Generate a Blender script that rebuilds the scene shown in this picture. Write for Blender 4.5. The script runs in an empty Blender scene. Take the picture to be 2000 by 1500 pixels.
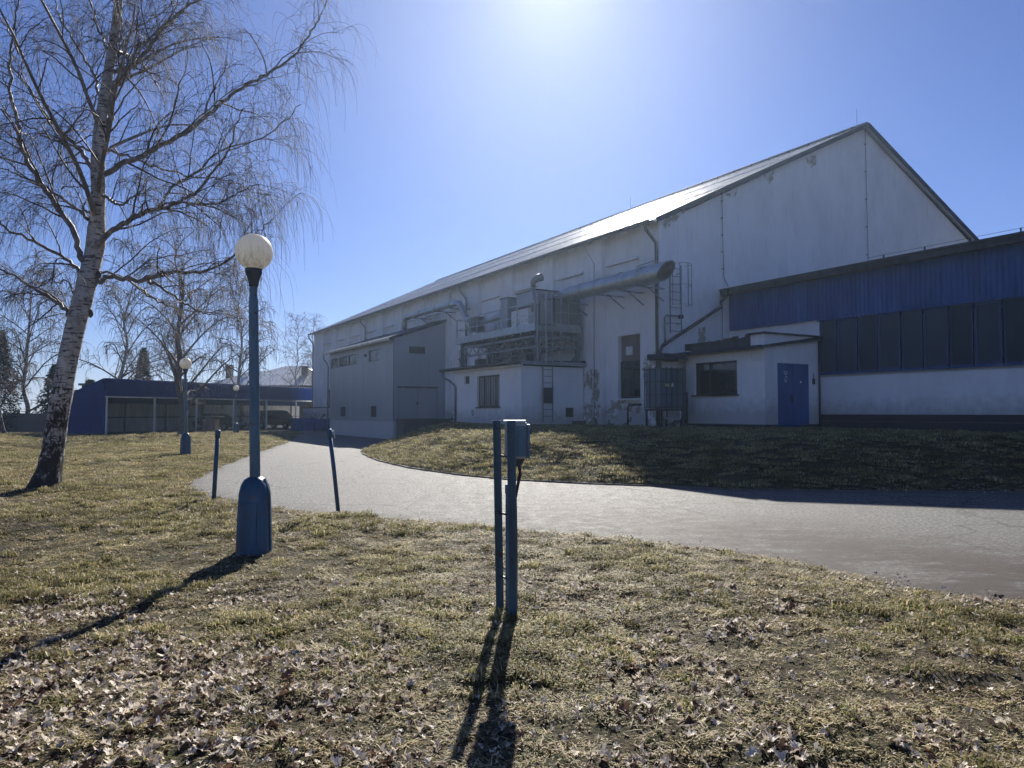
import bpy, math, random
import numpy as np
from mathutils import Vector, Matrix
R = math.radians
random.seed(7)
S = bpy.context.scene
COL = S.collection

# ------------------------------------------------------------------ camera, sky, sun
F_PX, EYE = 1450.0, 1.55
SUN_EL, SUN_AZ = R(31.3), R(3.2)
cd = bpy.data.cameras.new('camera'); cam = bpy.data.objects.new('camera', cd); COL.objects.link(cam)
cd.sensor_fit = 'HORIZONTAL'; cd.sensor_width = 36.0; cd.lens = 36.0 * F_PX / 2000.0
cd.clip_start = 0.05; cd.clip_end = 5000
cam.location = (0, 0, EYE); cam.rotation_euler = (R(90) + math.atan(56.0 / F_PX), 0, 0)
S.camera = cam
W_ = bpy.data.worlds.new('World'); S.world = W_; W_.use_nodes = True
wt = W_.node_tree; wt.nodes.clear()
wo = wt.nodes.new('ShaderNodeOutputWorld'); wb = wt.nodes.new('ShaderNodeBackground'); sk = wt.nodes.new('ShaderNodeTexSky')
sk.sky_type = 'NISHITA'; sk.sun_disc = False; sk.sun_elevation = SUN_EL; sk.sun_rotation = SUN_AZ
sk.altitude = 300; sk.air_density = 1.0; sk.dust_density = 0.2; sk.ozone_density = 3.0
wb.inputs['Strength'].default_value = 0.04
# clear winter sky, a little bluer, with the bright aureole round the sun's direction
mz = wt.nodes.new('ShaderNodeMix'); mz.data_type = 'RGBA'; mz.blend_type = 'MULTIPLY'; mz.inputs[0].default_value = 1; mz.inputs[7].default_value = (.79, .87, 1.30, 1)
wt.links.new(sk.outputs[0], mz.inputs[6])
tcw = wt.nodes.new('ShaderNodeTexCoord'); dt = wt.nodes.new('ShaderNodeVectorMath'); dt.operation = 'DOT_PRODUCT'
nz_ = wt.nodes.new('ShaderNodeVectorMath'); nz_.operation = 'NORMALIZE'; wt.links.new(tcw.outputs['Generated'], nz_.inputs[0]); wt.links.new(nz_.outputs[0], dt.inputs[0])
dt.inputs[1].default_value = (math.sin(SUN_AZ) * math.cos(SUN_EL), math.cos(SUN_AZ) * math.cos(SUN_EL), math.sin(SUN_EL))
mxx = wt.nodes.new('ShaderNodeMath'); mxx.operation = 'MAXIMUM'; mxx.inputs[1].default_value = 0; wt.links.new(dt.outputs['Value'], mxx.inputs[0])
pw = wt.nodes.new('ShaderNodeMath'); pw.operation = 'POWER'; pw.inputs[1].default_value = 42; wt.links.new(mxx.outputs[0], pw.inputs[0])
ad = wt.nodes.new('ShaderNodeMix'); ad.data_type = 'RGBA'; ad.blend_type = 'ADD'; ad.inputs[7].default_value = (2.2, 2.1, 1.5, 1)
wt.links.new(pw.outputs[0], ad.inputs[0]); wt.links.new(mz.outputs[2], ad.inputs[6])
pw2 = wt.nodes.new('ShaderNodeMath'); pw2.operation = 'POWER'; pw2.inputs[1].default_value = 380; wt.links.new(mxx.outputs[0], pw2.inputs[0])
ad2 = wt.nodes.new('ShaderNodeMix'); ad2.data_type = 'RGBA'; ad2.blend_type = 'ADD'; ad2.inputs[7].default_value = (3.2, 3, 2.4, 1)
wt.links.new(pw2.outputs[0], ad2.inputs[0]); wt.links.new(ad.outputs[2], ad2.inputs[6])
wt.links.new(ad2.outputs[2], wb.inputs[0]); wt.links.new(wb.outputs[0], wo.inputs[0])
sd = bpy.data.lights.new('sun', 'SUN'); sd.energy = 4.7; sd.angle = R(0.5); sd.color = (1.0, 0.95, 0.86)
sun = bpy.data.objects.new('sun', sd); COL.objects.link(sun)
sv = Vector((math.sin(SUN_AZ) * math.cos(SUN_EL), math.cos(SUN_AZ) * math.cos(SUN_EL), math.sin(SUN_EL)))
sun.rotation_euler = sv.to_track_quat('Z', 'Y').to_euler(); sun.location = (0, 0, 40)
S.view_settings.view_transform = 'Standard'; S.view_settings.look = 'None'
S.view_settings.exposure = 0.88; S.view_settings.gamma = 1
S.cycles.max_bounces = 6; S.cycles.diffuse_bounces = 3; S.cycles.glossy_bounces = 3
S.cycles.transparent_max_bounces = 8; S.cycles.sample_clamp_indirect = 6

# ------------------------------------------------------------------ materials
class NT:
    def __init__(s, name):
        s.m = bpy.data.materials.new(name); s.m.use_nodes = True
        s.t = s.m.node_tree; s.n = s.t.nodes; s.l = s.t.links
        s.p = s.n['Principled BSDF']; s.out = s.n['Material Output']
        s.tc = s.n.new('ShaderNodeTexCoord')
    def mapping(s, scale=(1, 1, 1), src='Object'):
        mp = s.n.new('ShaderNodeMapping'); mp.inputs['Scale'].default_value = scale
        s.l.new(s.tc.outputs[src], mp.inputs[0]); return mp.outputs[0]
    def noise(s, scale, detail=6, rough=.6, sc=(1, 1, 1), src='Object', dist=0):
        n = s.n.new('ShaderNodeTexNoise'); n.inputs['Scale'].default_value = scale
        n.inputs['Detail'].default_value = detail; n.inputs['Roughness'].default_value = rough
        n.inputs['Distortion'].default_value = dist
        s.l.new(s.mapping(sc, src), n.inputs['Vector']); return n.outputs['Fac']
    def ramp(s, fac, stops):
        r = s.n.new('ShaderNodeValToRGB'); s.l.new(fac, r.inputs[0]); e = r.color_ramp.elements
        while len(e) < len(stops): e.new(0.5)
        for k, (p, c) in enumerate(stops):
            e[k].position = p; e[k].color = (c if hasattr(c, '__len__') else (c, c, c)) + (() if hasattr(c, '__len__') and len(c) == 4 else (1,))
        return r.outputs[0]
    def mix(s, fac, a, b, mode='MIX'):
        m = s.n.new('ShaderNodeMix'); m.data_type = 'RGBA'; m.blend_type = mode
        for sock, v in ((m.inputs[0], fac), (m.inputs[6], a), (m.inputs[7], b)):
            if isinstance(v, bpy.types.NodeSocket): s.l.new(v, sock)
            elif isinstance(v, (int, float)): sock.default_value = v
            else: sock.default_value = tuple(v) + (1,)
        return m.outputs[2]
    def math(s, op, a, b=0.0):
        m = s.n.new('ShaderNodeMath'); m.operation = op
        for sock, v in ((m.inputs[0], a), (m.inputs[1], b)):
            if isinstance(v, bpy.types.NodeSocket): s.l.new(v, sock)
            else: sock.default_value = v
        return m.outputs[0]
    def bump(s, h, strength=.3, dist=.02):
        b = s.n.new('ShaderNodeBump'); b.inputs['Strength'].default_value = strength; b.inputs['Distance'].default_value = dist
        s.l.new(h, b.inputs['Height']); s.l.new(b.outputs[0], s.p.inputs['Normal'])
    def done(s, col=None, rough=.7, metal=0, spec=.5):
        if col is not None:
            if isinstance(col, bpy.types.NodeSocket): s.l.new(col, s.p.inputs['Base Color'])
            else: s.p.inputs['Base Color'].default_value = tuple(col) + (1,)
        if isinstance(rough, bpy.types.NodeSocket): s.l.new(rough, s.p.inputs['Roughness'])
        else: s.p.inputs['Roughness'].default_value = rough
        s.p.inputs['Metallic'].default_value = metal; s.p.inputs['Specular IOR Level'].default_value = spec
        return s.m
M = {}
def paint(name, c, rough=.5, metal=0, var=.18, scale=3, spec=.5, bump=0, streak=(1, 1, .25), rust=0):
    t = NT(name); f = t.noise(scale, 8, .65, streak)
    dk = tuple(v * (1 - var * 1.6) for v in c); lt = tuple(min(1, v * (1 + var)) for v in c)
    col = t.ramp(f, [(.3, dk), (.7, lt)])
    g = t.noise(scale * 14, 4, .6)
    col = t.mix(t.ramp(g, [(.62, 0.0), (.75, .25)]), col, tuple(v * .5 for v in c))
    if rust:
        col = t.mix(t.ramp(t.noise(11, 8, .7), [(.60, 0.0), (.63, .9)]), col, t.ramp(t.noise(40, 4), [(.4, (.07, .03, .018)), (.7, (.17, .08, .045))]))
        col = t.mix(t.ramp(t.noise(3, 7, .65, (2.5, 2.5, .5)), [(.50, 0.0), (.75, .35)]), col, tuple(min(1, v * 1.8 + .05) for v in c))
    if bump: t.bump(t.noise(scale * 20, 4), bump, .01)
    rr = t.ramp(t.noise(scale * 5, 4), [(.3, max(0, rough - .12)), (.7, min(1, rough + .12))])
    M[name] = t.done(col, rr, metal, spec); return M[name]
def plaster(name, c, stain=(.32, .30, .27), amt=.5, low=1.9):
    t = NT(name)
    a = t.noise(.55, 9, .65, (1, 1, .6)); b = t.noise(2.6, 8, .7, (2.2, 2.2, .28)); fine = t.noise(24, 5, .6)
    col = t.ramp(a, [(.3, tuple(v * .84 for v in c)), (.55, c), (.75, tuple(min(1, v * 1.06) for v in c))])
    col = t.mix(t.ramp(b, [(.52, 0.0), (.78, amt)]), col, stain)
    col = t.mix(t.ramp(fine, [(.6, 0.0), (.72, .16)]), col, tuple(v * .6 for v in c))
    # dirt splashed up from the ground, world height
    g = t.n.new('ShaderNodeNewGeometry'); sx = t.n.new('ShaderNodeSeparateXYZ'); t.l.new(g.outputs['Position'], sx.inputs[0])
    zz = t.math('ADD', sx.outputs['Z'], t.math('MULTIPLY', t.noise(3.5, 8, .7), -1.3))
    mr = t.n.new('ShaderNodeMapRange'); mr.inputs['From Min'].default_value = low - .55; mr.inputs['From Max'].default_value = low - 1.15
    mr.inputs['To Min'].default_value = 0; mr.inputs['To Max'].default_value = .6; t.l.new(zz, mr.inputs['Value'])
    col = t.mix(mr.outputs[0], col, stain)
    if name == 'bare_render':
        col = t.mix(t.ramp(t.noise(3.4, 9, .68), [(.50, 0.0), (.515, 1.0)]), col, (.74, .74, .73))
    if name == 'white_plaster':
        pk = t.math('ADD', t.noise(2.4, 9, .62), t.math('MULTIPLY', sx.outputs['Z'], -.16))
        col = t.mix(t.ramp(pk, [(.36, 0.0), (.372, 1.0)]), col, t.ramp(t.noise(9, 6), [(.35, (.13, .115, .10)), (.65, (.27, .24, .205))]))
    t.bump(t.noise(30, 6, .7), .25, .012)
    M[name] = t.done(col, .88, 0, .25); return M[name]
plaster('white_plaster', (.85, .85, .85), amt=.34)
plaster('annex_plaster', (.85, .85, .85), amt=.12, low=1.75)
plaster('shed_plaster', (.85, .85, .85), amt=.14, low=2.0)
plaster('wing_plaster', (.85, .85, .85), amt=.12, low=2.0)
plaster('concrete', (.24, .235, .22), (.07, .065, .06), .8, 2.0)
plaster('bare_render', (.42, .38, .32), (.26, .22, .18), .5, 0)
plaster('old_brick_infill', (.20, .17, .15), (.09, .075, .065), .7, 0)
paint('grey_cladding', (.40, .425, .45), .42, .2, .05, .8)
paint('blue_corrugated', (.030, .100, .30), .55, 0, .22, 1.6, spec=.3)
paint('window_navy', (.040, .075, .150), .6, 0, .2, 3, spec=.3)
paint('navy_trim', (.018, .026, .060), .6, 0, .2, 2, spec=.3)
paint('blue_paint', (.034, .110, .31), .45, 0, .2, 2.5)
paint('lamp_blue', (.014, .075, .155), .45, 0, .28, 5, bump=.15, rust=1)
paint('pale_post_blue', (.085, .16, .22), .5, 0, .25, 7, bump=.1, rust=1)
paint('carport_blue', (.003, .026, .15), .75, 0, .12, 1.2, spec=.12)
paint('galvanised', (.40, .42, .44), .36, .75, .15, 3)
paint('grey_steel', (.22, .235, .25), .5, .35, .2, 4)
paint('dark_steel', (.055, .06, .07), .5, .3, .2, 4)
paint('dark_pipe', (.10, .085, .075), .5, .2, .3, 3)
paint('roof_felt', (.045, .055, .075), .8, 0, .35, 3, bump=.3)
paint('roof_metal', (.50, .52, .56), .36, .8, .15, .8, streak=(.3, 1, .3))
paint('house_roof', (.66, .67, .67), .36, .7, .18, 1)
paint('white_unit', (.80, .81, .81), .45, .1, .10, 3)
paint('grey_unit', (.34, .36, .38), .45, .3, .10, 3)
paint('dark_frame', (.030, .028, .030), .4, 0, .2, 4)
paint('brown_wall', (.085, .045, .032), .85, 0, .3, 1)
paint('dirty_slat', (.68, .68, .66), .6, 0, .2, 2)
paint('black_rubber', (.015, .015, .016), .7, 0, .2, 6)
paint('tank_blue', (.10, .14, .19), .45, 0, .25, 3)
paint('white_mark', (.85, .86, .85), .6, 0, .15, 20)
paint('yellow_mark', (.50, .47, .16), .6, 0, .15, 20)
paint('red_mark', (.35, .05, .03), .6, 0, .15, 20)
paint('car_black', (.008, .010, .016), .18, 0, .1, 2)
paint('car_light', (.6, .62, .64), .15, .3, .1, 8)
paint('rust_scrap', (.10, .055, .035), .85, 0, .5, 4)
paint('brick_grill', (.17, .12, .10), .85, 0, .3, 5)
t = NT('dark_glass'); f = t.noise(1.3, 4)
M['dark_glass'] = t.done(t.ramp(f, [(.3, (.012, .014, .018)), (.7, (.030, .034, .042))]), t.ramp(t.noise(3, 4), [(.3, .04), (.7, .14)]), 0, .8)
t = NT('wire_glass'); oi_ = t.n.new('ShaderNodeObjectInfo'); f = t.math('ADD', t.math('MULTIPLY', t.noise(1.1, 5, .6, (1, 1, .5)), .6), t.math('MULTIPLY', oi_.outputs['Random'], .45))
M['wire_glass'] = t.done(t.ramp(f, [(.3, (.030, .048, .075)), (.7, (.060, .085, .12))]), t.ramp(t.noise(6, 5), [(.3, .35), (.7, .65)]), 0, .08)
t = NT('curtain'); f = t.noise(9, 3, .5, (1, 1, .05))
M['curtain'] = t.done(t.ramp(f, [(.35, (.16, .16, .15)), (.65, (.42, .41, .38))]), .3, 0, .5)
# brick with real courses
def brick(name, c1, c2, mortar):
    t = NT(name); b = t.n.new('ShaderNodeTexBrick'); mp = t.n.new('ShaderNodeMapping')
    mp.inputs['Rotation'].default_value = (R(90), 0, R(90))
    t.l.new(t.tc.outputs['Object'], mp.inputs[0]); t.l.new(mp.outputs[0], b.inputs['Vector'])
    b.inputs['Scale'].default_value = 1; b.inputs['Brick Width'].default_value = .26; b.inputs['Row Height'].default_value = .075
    b.inputs['Mortar Size'].default_value = .009
    b.inputs['Color1'].default_value = c1 + (1,); b.inputs['Color2'].default_value = c2 + (1,); b.inputs['Mortar'].default_value = mortar + (1,)
    t.bump(b.outputs['Fac'], .6, -.01); M[name] = t.done(t.mix(t.ramp(t.noise(6), [(.4, 0.0), (.7, .5)]), b.outputs[0], c1), .8); return M[name]
brick('plinth_brick', (.05, .045, .05), (.085, .065, .06), (.16, .16, .16))
# globe: dirty opal plastic
t = NT('opal_globe')
f = t.noise(7, 9, .75, (3.2, 3.2, .55)); g2 = t.n.new('ShaderNodeSeparateXYZ'); t.l.new(t.tc.outputs['Object'], g2.inputs[0])
zz = t.math('ADD', t.math('MULTIPLY', g2.outputs['Z'], -.8), f)
col = t.ramp(zz, [(.46, (.80, .79, .75)), (.62, (.62, .60, .54)), (.80, (.26, .24, .20))])
t.p.inputs['Subsurface Weight'].default_value = 0
tr = t.n.new('ShaderNodeBsdfTranslucent'); t.l.new(col, tr.inputs[0]); mx = t.n.new('ShaderNodeMixShader'); mx.inputs[0].default_value = .55
M['opal_globe'] = t.done(col, .45, 0, .4)
t.l.new(t.p.outputs[0], mx.inputs[1]); t.l.new(tr.outputs[0], mx.inputs[2]); t.l.new(mx.outputs[0], t.out.inputs[0])
# birch bark
t = NT('birch_bark')
sx = t.n.new('ShaderNodeSeparateXYZ'); t.l.new(t.tc.outputs['Object'], sx.inputs[0])
lent = t.noise(4.2, 7, .7, (1, 1, 5.5)); big = t.noise(4.0, 7, .62, (1.6, 1.6, 1.0), dist=.8); fiss = t.noise(10, 8, .7, (1.5, 1.5, .45), dist=.6)
base = t.ramp(t.noise(6, 6), [(.3, (.30, .27, .24)), (.65, (.58, .56, .53))])
col = t.mix(t.ramp(lent, [(.535, 0.0), (.575, .95)]), base, (.035, .028, .026))
low = t.n.new('ShaderNodeMapRange'); low.inputs['From Min'].default_value = 0.2; low.inputs['From Max'].default_value = 3.2
low.inputs['To Min'].default_value = .135; low.inputs['To Max'].default_value = -.12; t.l.new(sx.outputs['Z'], low.inputs['Value'])
col = t.mix(t.ramp(t.math('ADD', big, low.outputs[0]), [(.53, 0.0), (.58, 1.0)]), col, (.030, .024, .022))
col = t.mix(t.ramp(t.math('ADD', fiss, t.math('MULTIPLY', low.outputs[0], .7)), [(.55, 0.0), (.62, .9)]), col, (.022, .018, .017))
t.bump(t.math('ADD', fiss, big), .8, .03); M['birch_bark'] = t.done(col, .8)
t = NT('limb_bark'); M['limb_bark'] = t.done(t.ramp(t.noise(7, 6, .6, (1, 1, 1)), [(.3, (.035, .030, .028)), (.6, (.10, .088, .080)), (.8, (.20, .18, .17))]), .75)
t = NT('birch_limb'); M['birch_limb'] = t.done(t.ramp(t.noise(7, 6, .6, (1, 1, 1)), [(.35, (.10, .085, .078)), (.6, (.24, .215, .20)), (.8, (.42, .39, .36))]), .6)
t = NT('twig_bark'); M['twig_bark'] = t.done(t.ramp(t.noise(2, 3), [(.3, (.06, .045, .042)), (.7, (.13, .10, .09))]), .7)
t = NT('far_twig'); M['far_twig'] = t.done(t.ramp(t.noise(.8, 3), [(.3, (.060, .046, .042)), (.7, (.14, .11, .095))]), .8)
def leafy(name, c1, c2, trans=.35, scale=1.0):
    t = NT(name); oi = t.n.new('ShaderNodeObjectInfo')
    g = t.n.new('ShaderNodeNewGeometry'); mp = t.n.new('ShaderNodeMapping'); mp.inputs['Scale'].default_value = (scale,) * 3; t.l.new(g.outputs['Position'], mp.inputs[0])
    n = t.n.new('ShaderNodeTexNoise'); n.inputs['Scale'].default_value = 1.2; n.inputs['Detail'].default_value = 6; t.l.new(mp.outputs[0], n.inputs['Vector'])
    f = t.math('ADD', t.math('MULTIPLY', oi.outputs['Random'], .45), t.math('MULTIPLY', n.outputs['Fac'], .75))
    col = t.ramp(f, [(.32, c1), (.85, c2)])
    tr = t.n.new('ShaderNodeBsdfTranslucent'); t.l.new(col, tr.inputs[0]); mx = t.n.new('ShaderNodeMixShader'); mx.inputs[0].default_value = trans
    t.done(col, .6, 0, .16); t.l.new(t.p.outputs[0], mx.inputs[1]); t.l.new(tr.outputs[0], mx.inputs[2]); t.l.new(mx.outputs[0], t.out.inputs[0])
    M[name] = t.m; return t.m
leafy('straw_blade', (.17, .122, .060), (.76, .62, .39), .34)
leafy('green_blade', (.045, .062, .018), (.14, .165, .05), .45)
leafy('olive_blade', (.112, .106, .036), (.375, .350, .135), .42)
leafy('dead_leaf_pale', (.48, .39, .29), (.92, .83, .70), .24, 5)
leafy('dead_leaf_brown', (.060, .036, .026), (.19, .115, .075), .25, 5)
leafy('needles', (.010, .020, .012), (.035, .055, .030), .1, 1)
# ground under the grass
t = NT('turf')
n1 = t.noise(.35, 6, .6); n2 = t.noise(2.2, 8, .7); n3 = t.noise(38, 8, .75); n4 = t.noise(7, 8, .7)
straw = t.ramp(n3, [(.38, (.014, .010, .007)), (.5, (.085, .064, .040)), (.66, (.34, .28, .17))])
green = t.ramp(n3, [(.38, (.012, .013, .007)), (.5, (.070, .070, .032)), (.66, (.26, .24, .11))])
col = t.mix(t.ramp(t.math('ADD', t.math('MULTIPLY', n1, .5), t.math('MULTIPLY', n2, .5)), [(.44, 0.0), (.58, .9)]), straw, green)
col = t.mix(t.ramp(n4, [(.56, 0.0), (.70, .55)]), col, (.07, .052, .035))
t.bump(t.math('ADD', n3, t.math('MULTIPLY', n4, 1.5)), 1.0, .06); M['turf'] = t.done(col, .9, 0, .15)
# asphalt
t = NT('asphalt')  # mean albedo kept for old weathered chippings
n1 = t.noise(.5, 6, .6); n2 = t.noise(110, 4, .8); n3 = t.noise(4, 8, .7); nn = t.noise(45, 3, .7)
n5 = t.noise(20, 4, .85); col = t.ramp(t.math('ADD', t.math('MULTIPLY', n2, .45), t.math('MULTIPLY', n5, .55)), [(.43, (.028, .028, .030)), (.5, (.14, .137, .132)), (.57, (.42, .41, .395))])
col = t.mix(t.ramp(n1, [(.35, 0.0), (.7, .35)]), col, (.16, .145, .135)); n6 = t.noise(14, 5, .75); col = t.mix(t.ramp(n6, [(.42, .5), (.55, 0.0)]), col, (.06, .058, .057))
at = t.n.new('ShaderNodeAttribute'); at.attribute_name = 'edge'
dirt = t.math('MULTIPLY', at.outputs['Fac'], t.ramp(t.noise(.9, 9, .72, (1, 2.2, 1)), [(.38, 0.15), (.50, 1.0)]))
col = t.mix(dirt, col, t.ramp(n3, [(.3, (.018, .012, .011)), (.7, (.075, .048, .042))]))
vo = t.n.new('ShaderNodeTexVoronoi'); vo.feature = 'DISTANCE_TO_EDGE'; vo.inputs['Scale'].default_value = .28
wv = t.n.new('ShaderNodeMixRGB'); wv.blend_type = 'ADD'; wv.inputs[0].default_value = 1.2
nc = t.n.new('ShaderNodeTexNoise'); nc.inputs['Scale'].default_value = 1.1; nc.inputs['Detail'].default_value = 6; t.l.new(t.tc.outputs['Object'], nc.inputs['Vector'])
t.l.new(t.tc.outputs['Object'], wv.inputs[1]); t.l.new(nc.outputs['Color'], wv.inputs[2]); t.l.new(wv.outputs[0], vo.inputs['Vector'])
col = t.mix(t.ramp(vo.outputs['Distance'], [(.0, .75), (.010, 0.0)]), col, (.03, .028, .026))
t.bump(t.math('ADD', n2, nn), 1.0, .02); M['asphalt'] = t.done(col, t.ramp(n3, [(.3, .62), (.7, .8)]), 0, .3)

# ------------------------------------------------------------------ mesh builder
class MB:
    def __init__(s): s.v = []; s.f = []
    def each(s, name, mat, parent=None, smooth=False, org=None):
        # every piece added becomes an object of its own
        out = []; cuts = getattr(s, 'c', []); ends = cuts[1:] + [(len(s.v), len(s.f))]
        for (v0, f0), (v1, f1) in zip(cuts, ends):
            m_ = MB(); m_.v = s.v[v0:v1]; m_.f = [tuple(i - v0 for i in f) for f in s.f[f0:f1]]; out.append(m_.build(name, mat, parent, smooth, org))
        return out
    def add(s, vs, fs):
        s.c = getattr(s, 'c', []) + [(len(s.v), len(s.f))]
        k = len(s.v); s.v += [tuple(map(float, p)) for p in vs]; s.f += [tuple(k + i for i in f) for f in fs]; return s
    def box(s, x0, x1, y0, y1, z0, z1):
        x0, x1 = min(x0, x1), max(x0, x1); y0, y1 = min(y0, y1), max(y0, y1); z0, z1 = min(z0, z1), max(z0, z1)
        return s.add([(x0, y0, z0), (x1, y0, z0), (x1, y1, z0), (x0, y1, z0), (x0, y0, z1), (x1, y0, z1), (x1, y1, z1), (x0, y1, z1)],
                     [(0, 3, 2, 1), (4, 5, 6, 7), (0, 1, 5, 4), (1, 2, 6, 5), (2, 3, 7, 6), (3, 0, 4, 7)])
    def bar(s, p, q, w, h=None, up=(0, 0, 1)):
        h = h or w; p = Vector(p); q = Vector(q); d = (q - p).normalized(); u = Vector(up)
        if abs(d.dot(u)) > .98: u = Vector((1, 0, 0))
        a = d.cross(u).normalized() * w / 2; b = a.cross(d).normalized() * h / 2
        vs = [p - a - b, p + a - b, p + a + b, p - a + b, q - a - b, q + a - b, q + a + b, q - a + b]
        return s.add(vs, [(0, 3, 2, 1), (4, 5, 6, 7), (0, 1, 5, 4), (1, 2, 6, 5), (2, 3, 7, 6), (3, 0, 4, 7)])
    def tube(s, pts, r, n=8, caps=True):
        pts = [Vector(p) for p in pts]; m = len(pts); rr = r if hasattr(r, '__len__') else [r] * m
        d0 = (pts[1] - pts[0]).normalized(); u = Vector((0, 0, 1)) if abs(d0.z) < .9 else Vector((1, 0, 0))
        a = d0.cross(u).normalized(); vs = []; 
        for i in range(m):
            d = (pts[min(i + 1, m - 1)] - pts[max(i - 1, 0)]).normalized()
            a = (a - d * a.dot(d)).normalized(); b = d.cross(a)
            for k in range(n):
                t_ = 2 * math.pi * k / n; vs.append(pts[i] + (a * math.cos(t_) + b * math.sin(t_)) * rr[i])
        fs = [(i * n + k, i * n + (k + 1) % n, (i + 1) * n + (k + 1) % n, (i + 1) * n + k) for i in range(m - 1) for k in range(n)]
        if caps: fs += [tuple(range(n))[::-1], tuple((m - 1) * n + k for k in range(n))]
        return s.add(vs, fs)
    def lathe(s, prof, n=24, c=(0, 0, 0), sq=None):
        vs = []
        for r, z in prof:
            for k in range(n):
                a = 2 * math.pi * k / n; ca, sa = math.cos(a), math.sin(a)
                if sq: e = 2.0 / sq; ca = math.copysign(abs(ca) ** e, ca); sa = math.copysign(abs(sa) ** e, sa)
                vs.append((c[0] + r * ca, c[1] + r * sa, c[2] + z))
        m = len(prof); fs = [(i * n + k, i * n + (k + 1) % n, (i + 1) * n + (k + 1) % n, (i + 1) * n + k) for i in range(m - 1) for k in range(n)]
        fs += [tuple(range(n))[::-1], tuple((m - 1) * n + k for k in range(n))]
        return s.add(vs, fs)
    def prism(s, poly, axis, p0, p1):
        # poly: 2-D points; axis 0: (y,z) extruded in x; axis 1: (x,z) extruded in y; axis 2: (x,y) extruded in z
        def mk(p, t_): return (t_, p[0], p[1]) if axis == 0 else (p[0], t_, p[1]) if axis == 1 else (p[0], p[1], t_)
        n = len(poly); return s.add([mk(p, p0) for p in poly] + [mk(p, p1) for p in poly],
              [tuple(range(n))[::-1], tuple(range(n, 2 * n))] + [(k, (k + 1) % n, n + (k + 1) % n, n + k) for k in range(n)])
    def wall(s, axis, p, u0, u1, z0, z1, holes, depth):
        # plane x=p (axis 0, u = y) or y=p (axis 1, u = x); holes (u0,u1,z0,z1) get reveals of signed depth
        us = sorted({u0, u1} | {h[0] for h in holes} | {h[1] for h in holes}); zs = sorted({z0, z1} | {h[2] for h in holes} | {h[3] for h in holes})
        us = [u for u in us if u0 <= u <= u1]; zs = [z for z in zs if z0 <= z <= z1]
        P = (lambda u, z, o=0: (p + o, u, z)) if axis == 0 else (lambda u, z, o=0: (u, p + o, z))
        for i in range(len(us) - 1):
            for j in range(len(zs) - 1):
                cu, cz = (us[i] + us[i + 1]) / 2, (zs[j] + zs[j + 1]) / 2
                if any(h[0] < cu < h[1] and h[2] < cz < h[3] for h in holes): continue
                s.add([P(us[i], zs[j]), P(us[i + 1], zs[j]), P(us[i + 1], zs[j + 1]), P(us[i], zs[j + 1])], [(0, 1, 2, 3)])
        for a, b, c, d in holes:
            for (q0, q1) in (((a, c), (b, c)), ((b, c), (b, d)), ((b, d), (a, d)), ((a, d), (a, c))):
                s.add([P(*q0), P(*q1), P(q1[0], q1[1], depth), P(q0[0], q0[1], depth)], [(0, 1, 2, 3)])
        return s
    def corr(s, axis, p, u0, u1, z0, z1, pitch=.2, dep=.035, th=0):
        # trapezoid sheet, ribs vertical
        pr = [(0, 0), (.30, 0), (.42, 1), (.78, 1), (.90, 0)]; line = []
        n = int((u1 - u0) / pitch)
        for k in range(n):
            line += [(u0 + (k + q[0]) * pitch, q[1] * dep) for q in pr]
        line.append((u1, 0))
        P = (lambda u, z, o: (p + o, u, z)) if axis == 0 else (lambda u, z, o: (u, p + o, z))
        vs = [P(u, z0, o) for u, o in line] + [P(u, z1, o) for u, o in line]; m = len(line)
        return s.add(vs, [(k, k + 1, m + k + 1, m + k) for k in range(m - 1)])
    def build(s, name, mat, parent=None, smooth=False, org=None):
        o3 = Vector(org if org is not None else (parent.get('_o', (0, 0, 0)) if parent else (0, 0, 0)))
        me = bpy.data.meshes.new(name); me.from_pydata([tuple(Vector(v) - o3) for v in s.v], [], s.f)
        me.materials.append(M[mat] if isinstance(mat, str) else mat)
        if smooth: me.polygons.foreach_set('use_smooth', [True] * len(me.polygons))
        me.update(); o = bpy.data.objects.new(name, me); COL.objects.link(o)
        if parent:
            o.parent = parent
            o['_o'] = tuple(o3)
        return o
def tag(o, label=None, cat=None, group=None, kind=None):
    for k, v in (('label', label), ('category', cat), ('group', group), ('kind', kind)):
        if v: o[k] = v
    return o
TH = R(30.4); CX, CY = 5.6158, 28.1
def Wd(b, a, z=0):  # frame of the hall (x = b into the hall, y = a along the long wall) to world
    return Vector((CX + b * math.cos(TH) - a * math.sin(TH), CY + b * math.sin(TH) + a * math.cos(TH), z))
def thing(name, label, cat, b=0, a=0, z=0, group=None, frame=True, rz=0):
    o = bpy.data.objects.new(name, None); COL.objects.link(o); o.empty_display_size = .3
    if frame: o.location = Wd(b, a, z); o.rotation_euler = (0, 0, TH); o['_o'] = (b, a, z)
    else: o.location = (b, a, z); o.rotation_euler = (0, 0, rz); o['_o'] = (0, 0, 0)
    return tag(o, label, cat, group)
def sub(parent_obj): return parent_obj
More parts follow.
